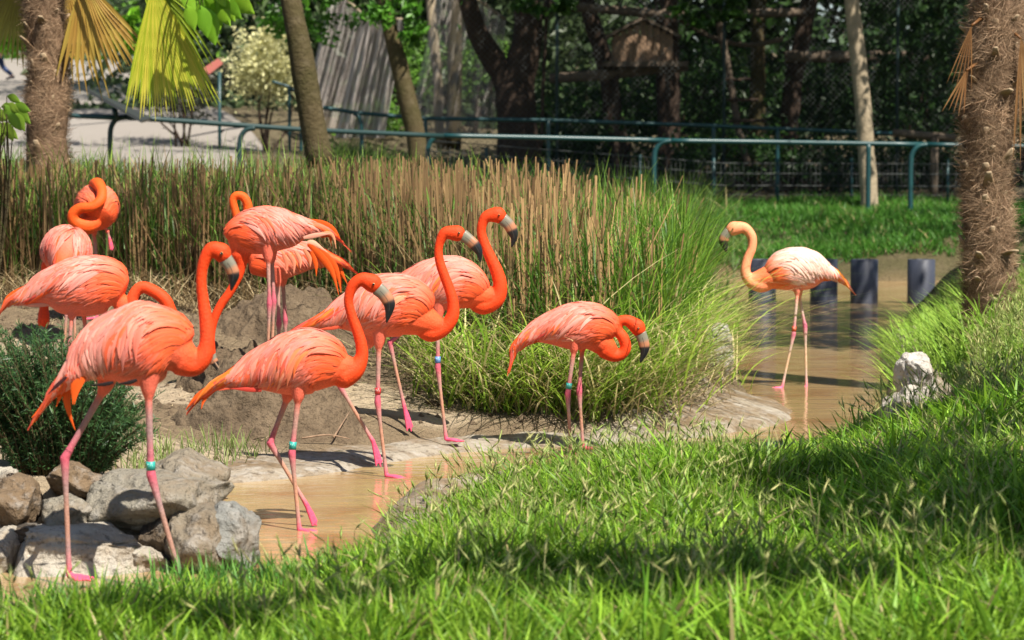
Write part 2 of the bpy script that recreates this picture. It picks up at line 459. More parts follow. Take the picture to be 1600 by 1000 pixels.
def flamingo(spec):
    Y = spec['Y']; ox, oy, sc = spec['z']; s_m = Y / FPX           # metres per photograph pixel
    f = spec['f']                                                    # +1 faces right, -1 faces left
    def W(x, y, dy=0): return at(ox + x / sc, oy + y / sc, Y + dy)
    def rm(r): return r / sc * s_m
    feet = [l['p'][-1] for l in spec['legs']]
    bx = np.mean([at(l['p'][-1][0], l['p'][-1][1], Y + l['dy'])[0] for l in spec['legs']])
    base = np.array([bx, Y, spec.get('gz', 0)])
    root = empty('flamingo', base)
    tag(root, spec['label'], 'flamingo', 'flamingos at the pond')
    tint = np.asarray(spec.get('tint', (1, 1, 1)))
    pal = spec.get('pale', 0)
    neckc = NECK * (1 - spec.get('gold', 0)) + GOLD * spec.get('gold', 0)
    neckc = neckc * (1 - pal) + np.array([.88, .30, .16]) * pal
    mb = MB(); SP = []; SR = []; SC = []                             # shapes and colour samples
    # torso
    T = np.array([(*W(t[0], t[1], t[3] if len(t) > 3 else 0), rm(t[2])) for t in spec['torso']])
    T = cr(T, 40); P = T[:, :3]; b = np.maximum(T[:, 3], .006)
    tt = np.linspace(0, 1, 40)
    a = b * spec.get('lat', .80); a = np.where(tt > .6, np.maximum(a, np.minimum(b * 1.25, .05)), a)
    e = np.sqrt(np.clip(1 - (1 - np.clip(tt / .07, 0, 1)) ** 2, .05, 1)); a = a * e; b = b * e
    side = spec.get('side', (0, 1, 0))
    mb.loft(P, a, b, 22, side)
    for k in range(40):
        SP.append(P[k]); SR.append(max(b[k], .02)); w = smooth(tt[k], .0, .45); SC.append((ORAN * (1 - w) + (SALM * .55 + PINK * .45) * w) if tt[k] < .62 else ORAN)
    # neck + head
    Nk = np.array([(*W(t[0], t[1], t[3] if len(t) > 3 else 0), rm(t[2])) for t in spec['neck']])
    Nr = cr(Nk, 12 * len(Nk)); Pn, rn = Nr[:, :3], np.maximum(Nr[:, 3], .008)
    rn[:15] *= np.sqrt(np.linspace(.06, 1, 15))
    if spec.get('bill'):
        bp0 = W(spec['bill'][0][0], spec['bill'][0][1], (spec['bill'][0][3] if len(spec['bill'][0]) > 3 else Nk[-1][1] - at(ox, oy, Y)[1])); br0 = rm(spec['bill'][0][2])
        dv = bp0 - Pn[-1]
        Pn = np.concatenate([Pn, [Pn[-1] + dv * .35, Pn[-1] + dv * .7, Pn[-1] + dv * 1.0, Pn[-1] + dv * 1.25]]); rn = np.concatenate([rn, [rn[-1] * .96, rn[-1] * .45 + br0 * .55, br0 * 1.02, br0 * .75]])
    L = len(Pn); rn2 = rn.copy()
    rn2[-2:] *= [.98, .8]
    mb.loft(Pn, rn2 * np.interp(np.linspace(0, 1, L), [0, .2, .85, 1], [.85, .95, .95, .78]), rn2, 14, side)
    for k in range(L): SP.append(Pn[k]); SR.append(rn[k]); SC.append(neckc)
    if 'side' not in spec and spec['seed'] != 9:                     # breast between body and neck
        t2, n2 = spec['torso'][2], spec['neck'][2]
        c1, r1 = W(t2[0], t2[1] + .12 * t2[2]), rm(t2[2]) * .86; c2, r2 = W(n2[0], n2[1]), rm(n2[2]) * .97
        d_ = nrm(c2 - c1); tb = np.linspace(0, 1, 12); Pb = [c1 - d_ * r1 * .8, c1 - d_ * r1 * .5] + [c1 + (c2 - c1) * q for q in tb]; rb_ = np.array([r1 * .5, r1 * .85] + [r1 + (r2 - r1) * q for q in tb])
        mb.loft(Pb, rb_ * .84, rb_, 16, side)
    # thighs, legs, feet
    for l in spec['legs']:
        Q = np.array([at(q[0], q[1], Y + l['dy'] + (q[2] if len(q) > 2 else 0)) for q in l['p']])
        hip, ank, foot = Q[0], Q[1], Q[2]
        th = Q[0] + (Q[1] - Q[0]) * .12; up = Q[0] + np.array([0, 0, .08]) + (P[12] - Q[0]) * .15
        k_ = spec.get('leg', 1.0)
        if not l.get('thin'): mb.loft([up, hip, th], np.array([.055, .024, .011]) * k_, None, 12)
        pts = np.concatenate([np.linspace(hip, ank, 7)[:-1], np.linspace(ank, foot, 9)])
        rr = np.array([.014, .013, .0125, .0118, .0115, .0125, .0175, .0135, .0105, .0098, .0095, .0095, .0098, .0105, .012]) * k_
        mb.loft(pts, rr, None, 10)
        legc = LEG * spec.get('legtint', 1)
        cc = [legc] * 4 + [legc * .6 + JOINT * .4, JOINT * .8 + legc * .2, JOINT, JOINT * .35 + legc * .65, legc, legc * np.array([1.1, .98, .8]), legc * np.array([1.15, 1, .78]), legc * np.array([1.15, 1, .78]), legc * .95, FOOT * .25 + legc * .75, FOOT]
        cc = np.array(cc); tq = np.linspace(0, 14, 57)
        for x in tq:
            i_ = min(int(x), 13); w_ = x - i_
            SP.append(pts[i_] * (1 - w_) + pts[i_ + 1] * w_); SR.append(.011); SC.append(cc[i_] * (1 - w_) + cc[i_ + 1] * w_)
        SP.append(up); SR.append(.05); SC.append(SALM * .6 + PINK * .4); SP.append(hip + np.array([0, 0, .02])); SR.append(.022); SC.append(SALM * .5 + PINK * .5)
        if l.get('hang') is not None:
            tip = at(l['hang'][0], l['hang'][1], Y + l['dy']); d = tip - foot; ln = np.linalg.norm(d); d = d / ln
            dirs = [nrm(d + np.array([ax, .06 * q, 0])) for q, ax in ((-1, -.12), (0, .04), (1, .16))]; lens = [ln, ln * 1.05, ln * .9]
        else:
            fa = l.get('fa', 0); lens = [.085 * k_, .10 * k_, .085 * k_]
            dirs = [np.array([f * math.cos(R(q + fa)), math.sin(R(q + fa)), -.10]) for q in (-30, 0, 30)]
        tips = []
        for d, ln in zip(dirs, lens):
            tp = foot + np.array([0, 0, .002]) + d * ln; tips.append(tp)
            mid = foot + d * ln * .5 + np.array([0, 0, .004])
            mb.loft([foot, mid, tp], [.011, .009, .005], None, 8)
            for q in (foot, mid, tp): SP.append(q); SR.append(.012); SC.append(FOOT)
        t0, t1, t2 = [foot + (t - foot) * .86 for t in tips]
        up_ = np.array([0, 0, .0045]) if l.get('hang') is None else np.array([0, .0045, 0])
        Vt = np.array([foot, t0, t1, t2]); VV = np.concatenate([Vt + up_, Vt - up_])
        mb.add(VV, [(0, 1, 2), (0, 2, 3), (4, 6, 5), (4, 7, 6), (0, 4, 5, 1), (1, 5, 6, 2), (2, 6, 7, 3), (3, 7, 4, 0)])
        if l.get('band'):
            by, bc, bh = l['band']
            t_ = (by - l['p'][0][1]) / (l['p'][1][1] - l['p'][0][1]); c0 = hip + (ank - hip) * t_; dd = nrm(ank - hip)
            bm_ = MB(); hh = bh * s_m / 2; r_ = .0155 * k_
            bm_.loft([c0 - dd * hh, c0 - dd * hh * .98, c0 + dd * hh * .98, c0 + dd * hh], [r_ * .8, r_, r_, r_ * .8], None, 16, C=bc)
            for q in range(3):                                        # pale engraved marks
                an = R(-120 + 30 * q); cn = c0 + np.array([math.cos(an), math.sin(an), 0]) * r_
                bm_.box(cn + dd * hh * (-.3 + .15 * (q % 3)), (.0016, .0022, hh * .6), None, np.array([.35, .6, .52]))
            bm_.build('leg_band', MAT['band'], root, origin=base)
    # grow one surface
    tmp = obj('tmp', mb.mesh('tmp', origin=base), None)
    md = tmp.modifiers.new('r', 'REMESH'); md.mode = 'VOXEL'; md.voxel_size = .0045 if Y < 14 else .0055
    ms = tmp.modifiers.new('s', 'SMOOTH'); ms.factor = .5; ms.iterations = 4
    dg = bpy.context.evaluated_depsgraph_get()
    me = bpy.data.meshes.new_from_object(tmp.evaluated_get(dg))
    bpy.data.objects.remove(tmp)
    me.name = 'body'; me.materials.clear()
    n = len(me.vertices); V = np.zeros(n * 3, np.float32); me.vertices.foreach_get('co', V); V = V.reshape(-1, 3) + base
    SPa, SRa, SCa = np.array(SP), np.array(SR), np.array(SC)
    cols = np.zeros((n, 3))
    for i in range(0, n, 4000):
        d = np.linalg.norm(V[i:i + 4000, None] - SPa[None], axis=2) / SRa[None]
        w = np.exp(-6 * (d - d.min(1, keepdims=True))) ; w /= w.sum(1, keepdims=True)
        cols[i:i + 4000] = w @ SCa
    nz = fbm(V, 30, 3, 4)[:, None]
    cols = np.clip(cols * tint * (.88 + .24 * nz), 0, .97)
    for at_ in list(me.color_attributes): me.color_attributes.remove(at_)
    ca = me.color_attributes.new('Col', 'FLOAT_COLOR', 'POINT')
    ca.data.foreach_set('color', np.concatenate([cols, np.ones((n, 1))], 1).astype(np.float32).ravel())
    me.polygons.foreach_set('use_smooth', np.full(len(me.polygons), True))
    obj('body', me, MAT['skin'], root)
    # bill and eyes
    if spec.get('bill'):
        B = np.array([(*W(t[0], t[1], t[3] if len(t) > 3 else Nk[-1][1] - at(ox, oy, Y)[1]), rm(t[2])) for t in spec['bill']])
        hb = B.copy(); B = cr(B, 26); q = np.linspace(0, 1, 26)
        c0, c1, c2 = np.array([.175, .16, .12]), np.array([.36, .15, .075]), np.array([.012, .012, .014])
        cc = np.array([c0 * (1 - smooth(x, .22, .36)) + c1 * smooth(x, .22, .36) if x < .42 else c1 * (1 - smooth(x, .42, .5)) + c2 * smooth(x, .42, .5) for x in q])
        bm_ = MB(); rb = np.maximum(B[:, 3], .003)
        T_, S_, U_ = frames(B[:, :3], side)
        bm_.loft(B[:, :3], rb * .62, rb, 16, side, C=cc)
        bo = bm_.build('bill', MAT['bill'], root, origin=base)
        # mouth line: thin dark groove strip along both sides
        g = MB()
        for sg in (-1, 1):
            pl = B[3:20, :3] + S_[3:20] * (rb[3:20] * .60 * sg)[:, None] - U_[3:20] * 0
            g.loft(pl, .0012, None, 6, C=np.array([.06, .05, .045]))
        g.build('mouth_line', MAT['bill'], bo, origin=base)
        hc = Nk[-1][:3]; hr = Nk[-1][3]; fw = nrm(hb[0, :3] - hc)
        _, S2, U2 = frames(Nr[-4:, :3], side)
        for sg in (-1, 1):
            ec = hc + S2[-1] * sg * hr * .80 + fw * hr * .28 + np.array([0, 0, hr * .12])
            ln = MB(); out = S2[-1] * sg; er = .006 * spec.get('leg', 1)
            ths = np.linspace(0, np.pi, 9); pts = np.array([ec + out * er * math.cos(t) for t in ths])
            rr = er * np.sin(ths) + 1e-4
            ec_ = np.array([[.01, .01, .01] if t < .95 else [.62, .36, .10] if t < 1.5 else [.5, .06, .02] for t in ths])
            ln.loft(pts, rr, None, 12, side=(1, 0, .2), C=ec_)
            ln.build('eye', MAT['eye'], root, origin=base)
    # plumage
    Tt, S, U = frames(P, side)
    U = np.where((U[:, 2:3] * np.ones(3)) < 0, -U, U) if not spec.get('keep_up') else U
    if U[20, 2] < 0: U = -U
    seg = np.linalg.norm(np.diff(P, axis=0), axis=1); ln_ = np.concatenate([[0], np.cumsum(seg)]); LEN = ln_[-1]
    uu = ln_ / LEN
    def ip(u, A): return np.stack([np.interp(u, uu, A[:, i]) for i in range(3)], 1)
    tail_dir = nrm(P[-1] - P[-6])
    def surf(u, th):
        uc = np.clip(u, 0, 1); ex = np.maximum(u - 1, 0) * LEN
        Cc = ip(uc, P) + tail_dir * ex[:, None] + np.array([0, 0, -1]) * (ex ** 2 * 2.2)[:, None]
        s_, u_ = ip(uc, S), ip(uc, U); aa, bb = np.interp(uc, uu, a), np.interp(uc, uu, b)
        k = 1 / (1 + ex * 6)
        sn, cs = np.sin(th), np.cos(th)
        p = Cc + s_ * (aa * k * sn)[:, None] + u_ * (bb * k * cs)[:, None]
        nn = nrm(s_ * (sn * bb)[:, None] + u_ * (cs * aa)[:, None])
        return p, nn, np.sqrt((aa * cs) ** 2 + (bb * sn) ** 2) + .008
    fr = np.random.default_rng(spec['seed'])
    def feathers(name, u0, th0, Ls, Wd, phi0, phi1, lift, cols_, tipc, K=7, curl=0.0):
        n = len(u0); u, th = u0.copy(), th0.copy(); sg = np.sign(th0); pts = []; nns = []
        for k in range(K):
            t = k / (K - 1); p, nn, r = surf(u, th)
            pts.append(p + nn * (lift * (.35 + .65 * math.sin(min(t * 1.3, 1) * math.pi / 2)) + curl * t * t)[:, None]); nns.append(nn)
            ph = phi0 + (phi1 - phi0) * t; ds = Ls / (K - 1)
            u = u + ds * np.cos(ph) / LEN
            th = th + sg * ds * np.sin(ph) / r
            lim = R(150); th = np.clip(th, -lim, lim)
        pts, nns = np.array(pts), np.array(nns)
        tan = nrm(np.gradient(pts, axis=0)); wd = nrm(np.cross(nns, tan))
        V, Cc, UVv = [], [], []
        for k in range(K):
            t = k / (K - 1); pr = (.55 + .45 * min(1, t * 3)) * (1 - max(0, (t - .35) / .65) ** 1.7) if t < 1 else .04
            w = (Wd * pr)[:, None] * wd[k]
            V += [pts[k] - w - nns[k] * (Wd * .22)[:, None], pts[k] + nns[k] * .001, pts[k] + w - nns[k] * (Wd * .22)[:, None]]
            cb = cols_ * (1 - t ** 1.5) + tipc * t ** 1.5
            edge = cb * .88 + np.array([.92, .5, .36]) * .12
            Cc += [edge, cb, edge]
            sd = fr.uniform(0, 50, n) if k == 0 else sd
            UVv += [np.stack([sd + 0, sd * 3 + t + 0 * sd], 1), np.stack([sd + .5, sd * 3 + t], 1), np.stack([sd + 1, sd * 3 + t], 1)]
        V = np.stack(V, 1).reshape(-1, 3); Cc = np.stack(Cc, 1).reshape(-1, 3); UVv = np.stack(UVv, 1).reshape(-1, 2)
        m = 3 * K; F = []
        for k in range(K - 1):
            for c in (0, 1):
                F.append([k * 3 + c, k * 3 + c + 1, k * 3 + c + 4, k * 3 + c + 3])
        F = (np.array(F)[None] + (np.arange(n) * m)[:, None, None]).reshape(-1, 4)
        return V, F, np.clip(Cc * tint, 0, .97), UVv
    def pick(n, w, jit=.08, u=None, th=None):
        cs_ = np.array([PALE, PINK, SALM, ORAN, DEEP, GOLD]); pw = np.array(w) / np.sum(w); k = fr.choice(6, n, p=pw)
        own = cs_[k]
        if u is None: return np.clip(own * (1 + fr.normal(0, jit, (n, 1))), .005, .95)
        q = np.stack([u * 7, np.abs(th) * 1.6, 0 * u + spec['seed'] * 3.7 + np.sign(th)], 1)      # neighbouring feathers share a tone
        f_ = np.clip((fbm(q, 1.0, 2, 40) - .25) / .5, 0, .999); k2 = np.searchsorted(np.cumsum(pw), f_).clip(0, 5)
        own = own * .48 + cs_[k2] * .38 + (pw[:, None] * cs_).sum(0) * .14
        return np.clip(own * (1 + fr.normal(0, jit, (n, 1))), .005, .95)
    dr = spec.get('droop', 1.0); sz = spec.get('fs', 1.0)
    wp = spec.get('mix', (3, 4, 3, 2, .6, 0))
    parts = {}
    for sg in (-1, 1):
        sets = []
        n = 300                                                     # shoulder and breast coverts
        u0 = fr.uniform(.02, .52, n); th = sg * R(1) * fr.uniform(42, 122, n)
        front = smooth(u0, .05, .3)[:, None]
        c0 = pick(n, spec.get('cmix', (1, 3, 5, 2.5, .2, 0)), u=u0, th=th) * front + (ORAN * .8 + SALM * .2) * (1 - front)
        sets.append(feathers('c', u0, th, fr.uniform(.06, .11, n) * sz, fr.uniform(.008, .013, n) * sz, R(12) * dr + fr.normal(0, .12, n), R(30) * dr + fr.normal(0, .15, n), fr.uniform(.002, .006, n), c0, c0 * .6 + PALE * .4 * front + c0 * .4 * (1 - front), 6))
        n = 120                                                      # long scapulars draped over the flank
        u0 = fr.uniform(.16, .70, n); th = sg * R(1) * fr.uniform(14, 62, n)
        c0 = pick(n, wp, u=u0, th=th); tc_ = np.where(fr.random((n, 1)) < .45, PALE * .35 + c0 * .65, c0)
        sets.append(feathers('s', u0, th, fr.uniform(.15, .27, n) * sz, fr.uniform(.010, .018, n) * sz, R(28) * dr + fr.normal(0, .10, n), R(62) * dr + fr.normal(0, .12, n), fr.uniform(.006, .013, n), c0, tc_, 8, fr.uniform(-.003, .006, n)))
        n = 190                                                     # small mantle feathers along the back
        u0 = fr.uniform(.03, .62, n); th = sg * R(1) * fr.uniform(1, 48, n)
        c0 = pick(n, spec.get('mmix', (2, 5, 4, 1, .8, 0)), u=u0, th=th); frn = smooth(u0, .02, .16)[:, None]; c0 = c0 * frn + ORAN * (1 - frn)
        sets.append(feathers('m', u0, th, fr.uniform(.07, .13, n) * sz, fr.uniform(.008, .013, n) * sz, R(14) * dr + fr.normal(0, .12, n), R(36) * dr + fr.normal(0, .12, n), fr.uniform(.010, .016, n), c0, c0 * .6 + PALE * .4, 6))
        n = 26                                                      # long tertials and wing tips towards the tail
        u0 = fr.uniform(.50, .80, n); th = sg * R(1) * fr.uniform(25, 100, n)
        c0 = pick(n, spec.get('tmix', (.5, 1, 2, 5, 1, 1)))
        sets.append(feathers('t', u0, th, fr.uniform(.17, .27, n) * sz, fr.uniform(.010, .016, n) * sz, fr.uniform(R(2), R(18), n), fr.uniform(R(8), R(40), n) * dr, fr.uniform(.004, .012, n), c0, c0 * .7 + ORAN * .3, 8, fr.uniform(-.004, .008, n)))
        V = np.concatenate([s_[0] for s_ in sets]); o_ = np.cumsum([0] + [len(s_[0]) for s_ in sets])
        F = np.concatenate([s_[1] + o_[i] for i, s_ in enumerate(sets)])
        obj('wing', make_mesh('wing', V - base, F, np.concatenate([s_[2] for s_ in sets]), True, np.concatenate([s_[3] for s_ in sets])), MAT['plumage'], root)
    # tail quills that hang free
    quills = spec.get('quills', [])
    if quills:
        V, F, Cc, UVv = [], [], [], []; nv = 0
        for q in quills:
            c = cr(np.array([W(x, y, q[2] if len(q) > 2 else 0) for x, y in q[0]]), 9); w0 = rm(q[1]) * 1.05
            tg = nrm(np.gradient(c, axis=0)); wv = nrm(np.cross(tg, np.array([.15, 1, .1])))
            col = GOLD * .2 + ORAN * .8 if len(q) < 4 else np.asarray(q[3])
            for k in range(9):
                t = k / 8; w = w0 * (.6 + .6 * math.sin(min(t * 1.2, 1) * math.pi)) * (1 - t ** 3) + .0012
                V += [c[k] - wv[k] * w, c[k] + np.array([0, -.35 * w, 0]), c[k] + wv[k] * w]; cb = col * (.9 + .1 * t); Cc += [cb * .85, cb, cb * .92]
                UVv += [(nv, t), (nv + .5, t), (nv + 1, t)]
            for k in range(8):
                for c_ in (0, 1): F.append((nv + k * 3 + c_, nv + k * 3 + c_ + 1, nv + k * 3 + c_ + 4, nv + k * 3 + c_ + 3))
            nv += 27
        obj('tail', make_mesh('tail', np.array(V) - base, F, np.clip(np.array(Cc) * tint, 0, .97), True, np.array(UVv)), MAT['plumage'], root)
    return root

TEAL = np.array([.02, .28, .24])
BIRDS = [
 dict(seed=1, f=1, Y=9.12, z=(40, 360, 3.125), leg=1.05, legtint=np.array([.82, .88, 1.0]), droop=1.35, label='large flamingo striding beside the rocks, teal leg band and long drooping tail quills',
      mix=(4, 5, 2.5, 2, .7, 0),
      torso=[(775, 585, 70), (745, 560, 120), (690, 545, 158), (600, 556, 205), (500, 572, 192), (400, 590, 158), (300, 640, 105), (220, 705, 52), (150, 770, 24), (110, 812, 10)],
      neck=[(720, 600, 100), (770, 640, 78), (825, 660, 52), (868, 618, 46), (886, 545, 38), (882, 450, 34), (868, 350, 29), (858, 250, 26), (868, 165, 29), (905, 95, 36), (955, 105, 48)],
      bill=[(975, 140, 36), (1000, 175, 32), (1015, 215, 30), (1012, 250, 19), (1003, 295, 4)],
      legs=[dict(p=[(232, 612), (236, 742), (288, 922)], dy=-.05, band=(728, TEAL, 14), fa=-15), dict(p=[(163, 608), (101, 716), (108, 900)], dy=.06, fa=-30)],
      quills=[([(230, 680), (150, 770), (90, 850), (30, 915)], 14), ([(260, 690), (205, 790), (210, 880), (242, 975)], 16), ([(250, 690), (185, 770), (150, 860)], 20), ([(280, 690), (240, 760), (230, 850)], 18, -.05), ([(245, 660), (190, 740), (140, 790)], 15, .05), ([(300, 690), (255, 770), (238, 850)], 12, -.05), ([(280, 670), (225, 740), (180, 830)], 13, .03), ([(545, 730), (500, 744), (440, 750)], 7, -.10, np.array([.02, .012, .012])), ([(430, 742), (380, 752), (310, 756)], 7, -.10, np.array([.02, .012, .012])), ([(200, 715), (150, 760), (110, 800)], 7, -.07, np.array([.05, .012, .012]))]),
 dict(seed=2, f=1, Y=10.68, z=(280, 410, 4.347), droop=1.15, mix=(6, 3, 2.5, 3, .7, .3), label='pale salmon flamingo wading with crossed legs, green leg band, in front of the mud mound',
      torso=[(1110, 745, 80), (1050, 712, 148), (950, 680, 200), (850, 682, 218), (700, 708, 196), (550, 735, 140), (430, 768, 88), (330, 798, 50), (240, 832, 28), (170, 880, 10)],
      neck=[(1040, 760, 110), (1110, 765, 98), (1190, 725, 74), (1238, 645, 47), (1236, 555, 41), (1206, 455, 37), (1170, 355, 34), (1150, 255, 33), (1180, 160, 40), (1240, 118, 48), (1310, 140, 66)],
      bill=[(1345, 175, 50), (1388, 215, 46), (1425, 275, 42), (1425, 335, 27), (1408, 410, 5)],
      legs=[dict(p=[(466, 622), (456, 708), (468, 829)], dy=-.05, band=(696, TEAL, 12), fa=-10), dict(p=[(449, 622), (422, 692), (479, 789)], dy=.06, hang=(493, 822))],
      quills=[([(330, 780), (200, 860), (110, 920), (45, 1000)], 18), ([(320, 800), (220, 870), (170, 930), (150, 995)], 16), ([(400, 740), (280, 810), (190, 880)], 22), ([(500, 850), (380, 848), (270, 870)], 13, -.04, np.array([.74, .12, .06])), ([(560, 870), (450, 862), (350, 858)], 12, -.05, np.array([.62, .06, .04]))]),
 dict(seed=3, f=1, Y=12.55, z=(460, 310, 4.0), droop=1.0, mix=(4, 4, 3, 3, .5, .4), label='flamingo with raised curved neck and folded hanging foot, red ring above its standing ankle',
      torso=[(820, 770, 60), (760, 710, 160), (680, 682, 188), (590, 674, 194), (480, 690, 185), (380, 712, 138), (300, 728, 100), (220, 752, 62), (130, 780, 36), (40, 808, 12)],
      neck=[(760, 790, 95), (850, 838, 62), (930, 815, 48), (984, 745, 43), (992, 660, 37), (970, 570, 33), (936, 480, 32), (906, 385, 29), (903, 300, 27), (940, 220, 38), (1015, 218, 52)],
      bill=[(1050, 228, 40), (1090, 258, 36), (1130, 296, 34), (1155, 340, 22), (1162, 400, 4)],
      legs=[dict(p=[(592, 538), (590, 628), (604, 744)], dy=-.05, band=(611, np.array([.45, .03, .03]), 10), fa=-10), dict(p=[(578, 538), (530, 602), (583, 690)], dy=.07, hang=(593, 729))],
      quills=[([(230, 740), (130, 770), (20, 815)], 16), ([(260, 780), (160, 790), (60, 800)], 20, -.03), ([(300, 800), (220, 812), (150, 818)], 9, -.05, np.array([.70, .09, .04]))]),
 dict(seed=4, f=1, Y=13.72, gz=.05, z=(460, 310, 4.0), droop=1.0, mix=(3, 3, 4, 3, .5, .3), label='flamingo holding its head highest, standing on the ledge, blue leg band on one leg',
      torso=[(1165, 650, 50), (1110, 580, 130), (1000, 537, 165), (900, 542, 162), (800, 560, 145), (700, 590, 108), (620, 622, 70), (560, 645, 40), (510, 665, 14)],
      neck=[(1090, 640, 85), (1180, 668, 62), (1262, 630, 52), (1286, 550, 45), (1266, 460, 41), (1230, 380, 37), (1190, 290, 33), (1168, 200, 30), (1195, 120, 36), (1268, 100, 52)],
      bill=[(1300, 128, 40), (1336, 160, 37), (1362, 205, 34), (1372, 250, 21), (1357, 305, 4)],
      legs=[dict(p=[(684, 497), (684, 574), (697, 687)], dy=-.05, band=(562, np.array([.10, .22, .50]), 10), fa=-5), dict(p=[(668, 490), (609, 535), (632, 637)], dy=.07, hang=(641, 674))], quills=[]),
 dict(seed=5, f=1, Y=13.62, z=(770, 440, 3.334), droop=.8, fs=.92, mix=(4, 4, 3, 3, .4, .4), label='smaller flamingo standing alone with lowered S-bent neck in front of the green reeds',
      torso=[(620, 300, 50), (580, 255, 98), (500, 235, 118), (400, 240, 116), (300, 250, 82), (220, 268, 52), (160, 300, 34), (115, 345, 16), (98, 385, 8)],
      neck=[(545, 300, 75), (590, 355, 52), (632, 384, 36), (672, 376, 31), (692, 342, 30), (680, 295, 30), (650, 252, 29), (655, 212, 28), (700, 203, 30), (752, 235, 42)],
      bill=[(768, 268, 32), (783, 305, 29), (790, 345, 27), (785, 380, 17), (768, 422, 4)],
      legs=[dict(p=[(910, 543), (905, 611), (911, 700)], dy=.05, fa=10), dict(p=[(897, 546), (887, 616), (892, 709)], dy=-.05, band=(603, TEAL, 9), fa=-10)],
      quills=[([(190, 260), (130, 310), (95, 360), (90, 415)], 13), ([(240, 300), (160, 320), (105, 355)], 16, -.03), ([(200, 280), (140, 330), (112, 400)], 12, .03)]),
 dict(seed=6, f=-1, Y=17.75, z=(1110, 330, 3.57), droop=.9, pale=.55, tint=(1.1, 1.6, 1.65), cmix=(6, 3, 1, 0, 0, 0), mmix=(8, 2, 1, 0, 0, 0), mix=(9, 2, .6, .5, .1, 0), fs=1.0, label='flamingo with bright sun put into its pale peach colour, wading in the far pool before the grey pipes, red leg band',  # strong sun on this bird is put into its pale tint and feather mixes
      torso=[(320, 395, 45), (360, 365, 85), (420, 335, 112), (500, 327, 118), (580, 332, 98), (640, 340, 54), (690, 355, 30), (740, 385, 12)],
      neck=[(370, 375, 75), (285, 408, 48), (222, 388, 36), (195, 338, 29), (206, 270, 26), (231, 205, 25), (230, 142, 27), (190, 95, 31), (132, 95, 40)],
      bill=[(105, 115, 30), (82, 140, 28), (75, 168, 27), (80, 195, 18), (92, 232, 4)],
      legs=[dict(p=[(1246, 455), (1240, 522), (1222, 606)], dy=-.05, band=(514, np.array([.55, .06, .02]), 8)), dict(p=[(1248, 462), (1258, 510), (1260, 606)], dy=.06)], legtint=np.array([1.25, 1.15, 1.1]),
      quills=[([(640, 330), (700, 350), (765, 412)], 14), ([(620, 380), (680, 370), (735, 385)], 14, -.03), ([(640, 310), (700, 335), (750, 385)], 12, .03)]),
 dict(seed=7, f=-1, Y=17.6, gz=.47, z=(0, 260, 3.571), droop=.9, gold=.22, lat=.95, side=(1, 0, 0), mmix=(.3, .5, 4, 4, .2, 2), mix=(.3, .5, 4, 5, .2, 2), label='orange flamingo asleep in a ball, neck looped over its back, by the reed bed',
      torso=[(548, 300, 60, -.2), (548, 270, 95, -.15), (545, 240, 118, -.04), (540, 228, 122, .08), (535, 225, 100, .2), (530, 240, 60, .3), (525, 265, 25, .4), (522, 285, 10, .46)],
      neck=[(560, 305, 72, -.16), (480, 335, 50, -.22), (420, 308, 38, -.24), (412, 265, 33, -.25), (448, 234, 30, -.26), (515, 226, 29, -.27), (560, 190, 29, -.25), (568, 140, 29, -.2), (548, 100, 38, -.1), (535, 105, 44, .02)],
      legs=[dict(p=[(147, 362), (152, 430), (152, 497)], dy=-.02), dict(p=[(163, 352), (168, 362), (171, 372)], dy=-.1, hang=(175, 392), thin=True)]),
 dict(seed=8, f=-1, Y=16.3, gz=.4, z=(0, 260, 3.571), droop=1.1, lat=.95, side=(1, 0, 0), mix=(2, 5, 4, 1, .5, 0), label='pink flamingo seen from behind, its head hanging below the pale flank of its neighbour',
      torso=[(300, 500, 70, .26), (330, 470, 105, .2), (360, 470, 132, .08), (370, 480, 138, -.02), (365, 500, 115, -.12), (350, 540, 70, -.2), (335, 580, 30, -.26), (330, 600, 10, -.3)],
      neck=[(300, 500, 70, .24), (270, 560, 45, .26), (262, 640, 30, .24), (255, 720, 27, .2), (246, 790, 28, .16), (243, 860, 40, .12)],
      bill=[(240, 900, 28, .11), (248, 925, 26, .1), (258, 950, 20, .09), (268, 985, 4, .08)],
      legs=[dict(p=[(100, 430), (104, 480), (100, 560)], dy=.0), dict(p=[(112, 430), (116, 482), (118, 560)], dy=.03)]),
 dict(seed=9, f=1, Y=14.6, gz=.25, z=(0, 260, 3.571), droop=.75, mix=(5, 5, 2, 2.5, .8, .3), label='broad pale flamingo behind the dark bush, its neck arched over to the ground',
      torso=[(700, 700, 50), (678, 690, 92), (620, 668, 142), (540, 668, 162), (450, 675, 164), (350, 682, 145), (270, 685, 104), (180, 712, 66), (100, 738, 36), (50, 752, 18), (10, 790, 8)],
      neck=[(650, 700, 85), (690, 800, 48), (715, 845, 38), (738, 800, 34), (742, 730, 33), (785, 676, 34), (850, 692, 35), (920, 745, 36), (955, 820, 36), (970, 880, 46)],
      bill=[(978, 915, 34), (985, 950, 30), (985, 985, 26), (978, 1010, 16), (965, 1040, 4)],
      legs=[dict(p=[(112, 494), (108, 545), (112, 608)], dy=-.05), dict(p=[(131, 490), (136, 545), (134, 606)], dy=.06)],
      quills=[([(200, 660), (110, 700), (40, 740), (5, 800)], 18), ([(260, 700), (160, 725), (60, 745)], 22, -.05), ([(290, 770), (190, 775), (110, 775)], 9, -.04, np.array([.72, .28, .2]))]),
 dict(seed=10, f=-1, Y=14.55, gz=.34, z=(330, 290, 5.265), droop=1.15, mix=(3, 6, 3, 1.5, .5, 0), label='rosy flamingo bending its straight neck down to the mud, two hanging wing quills',
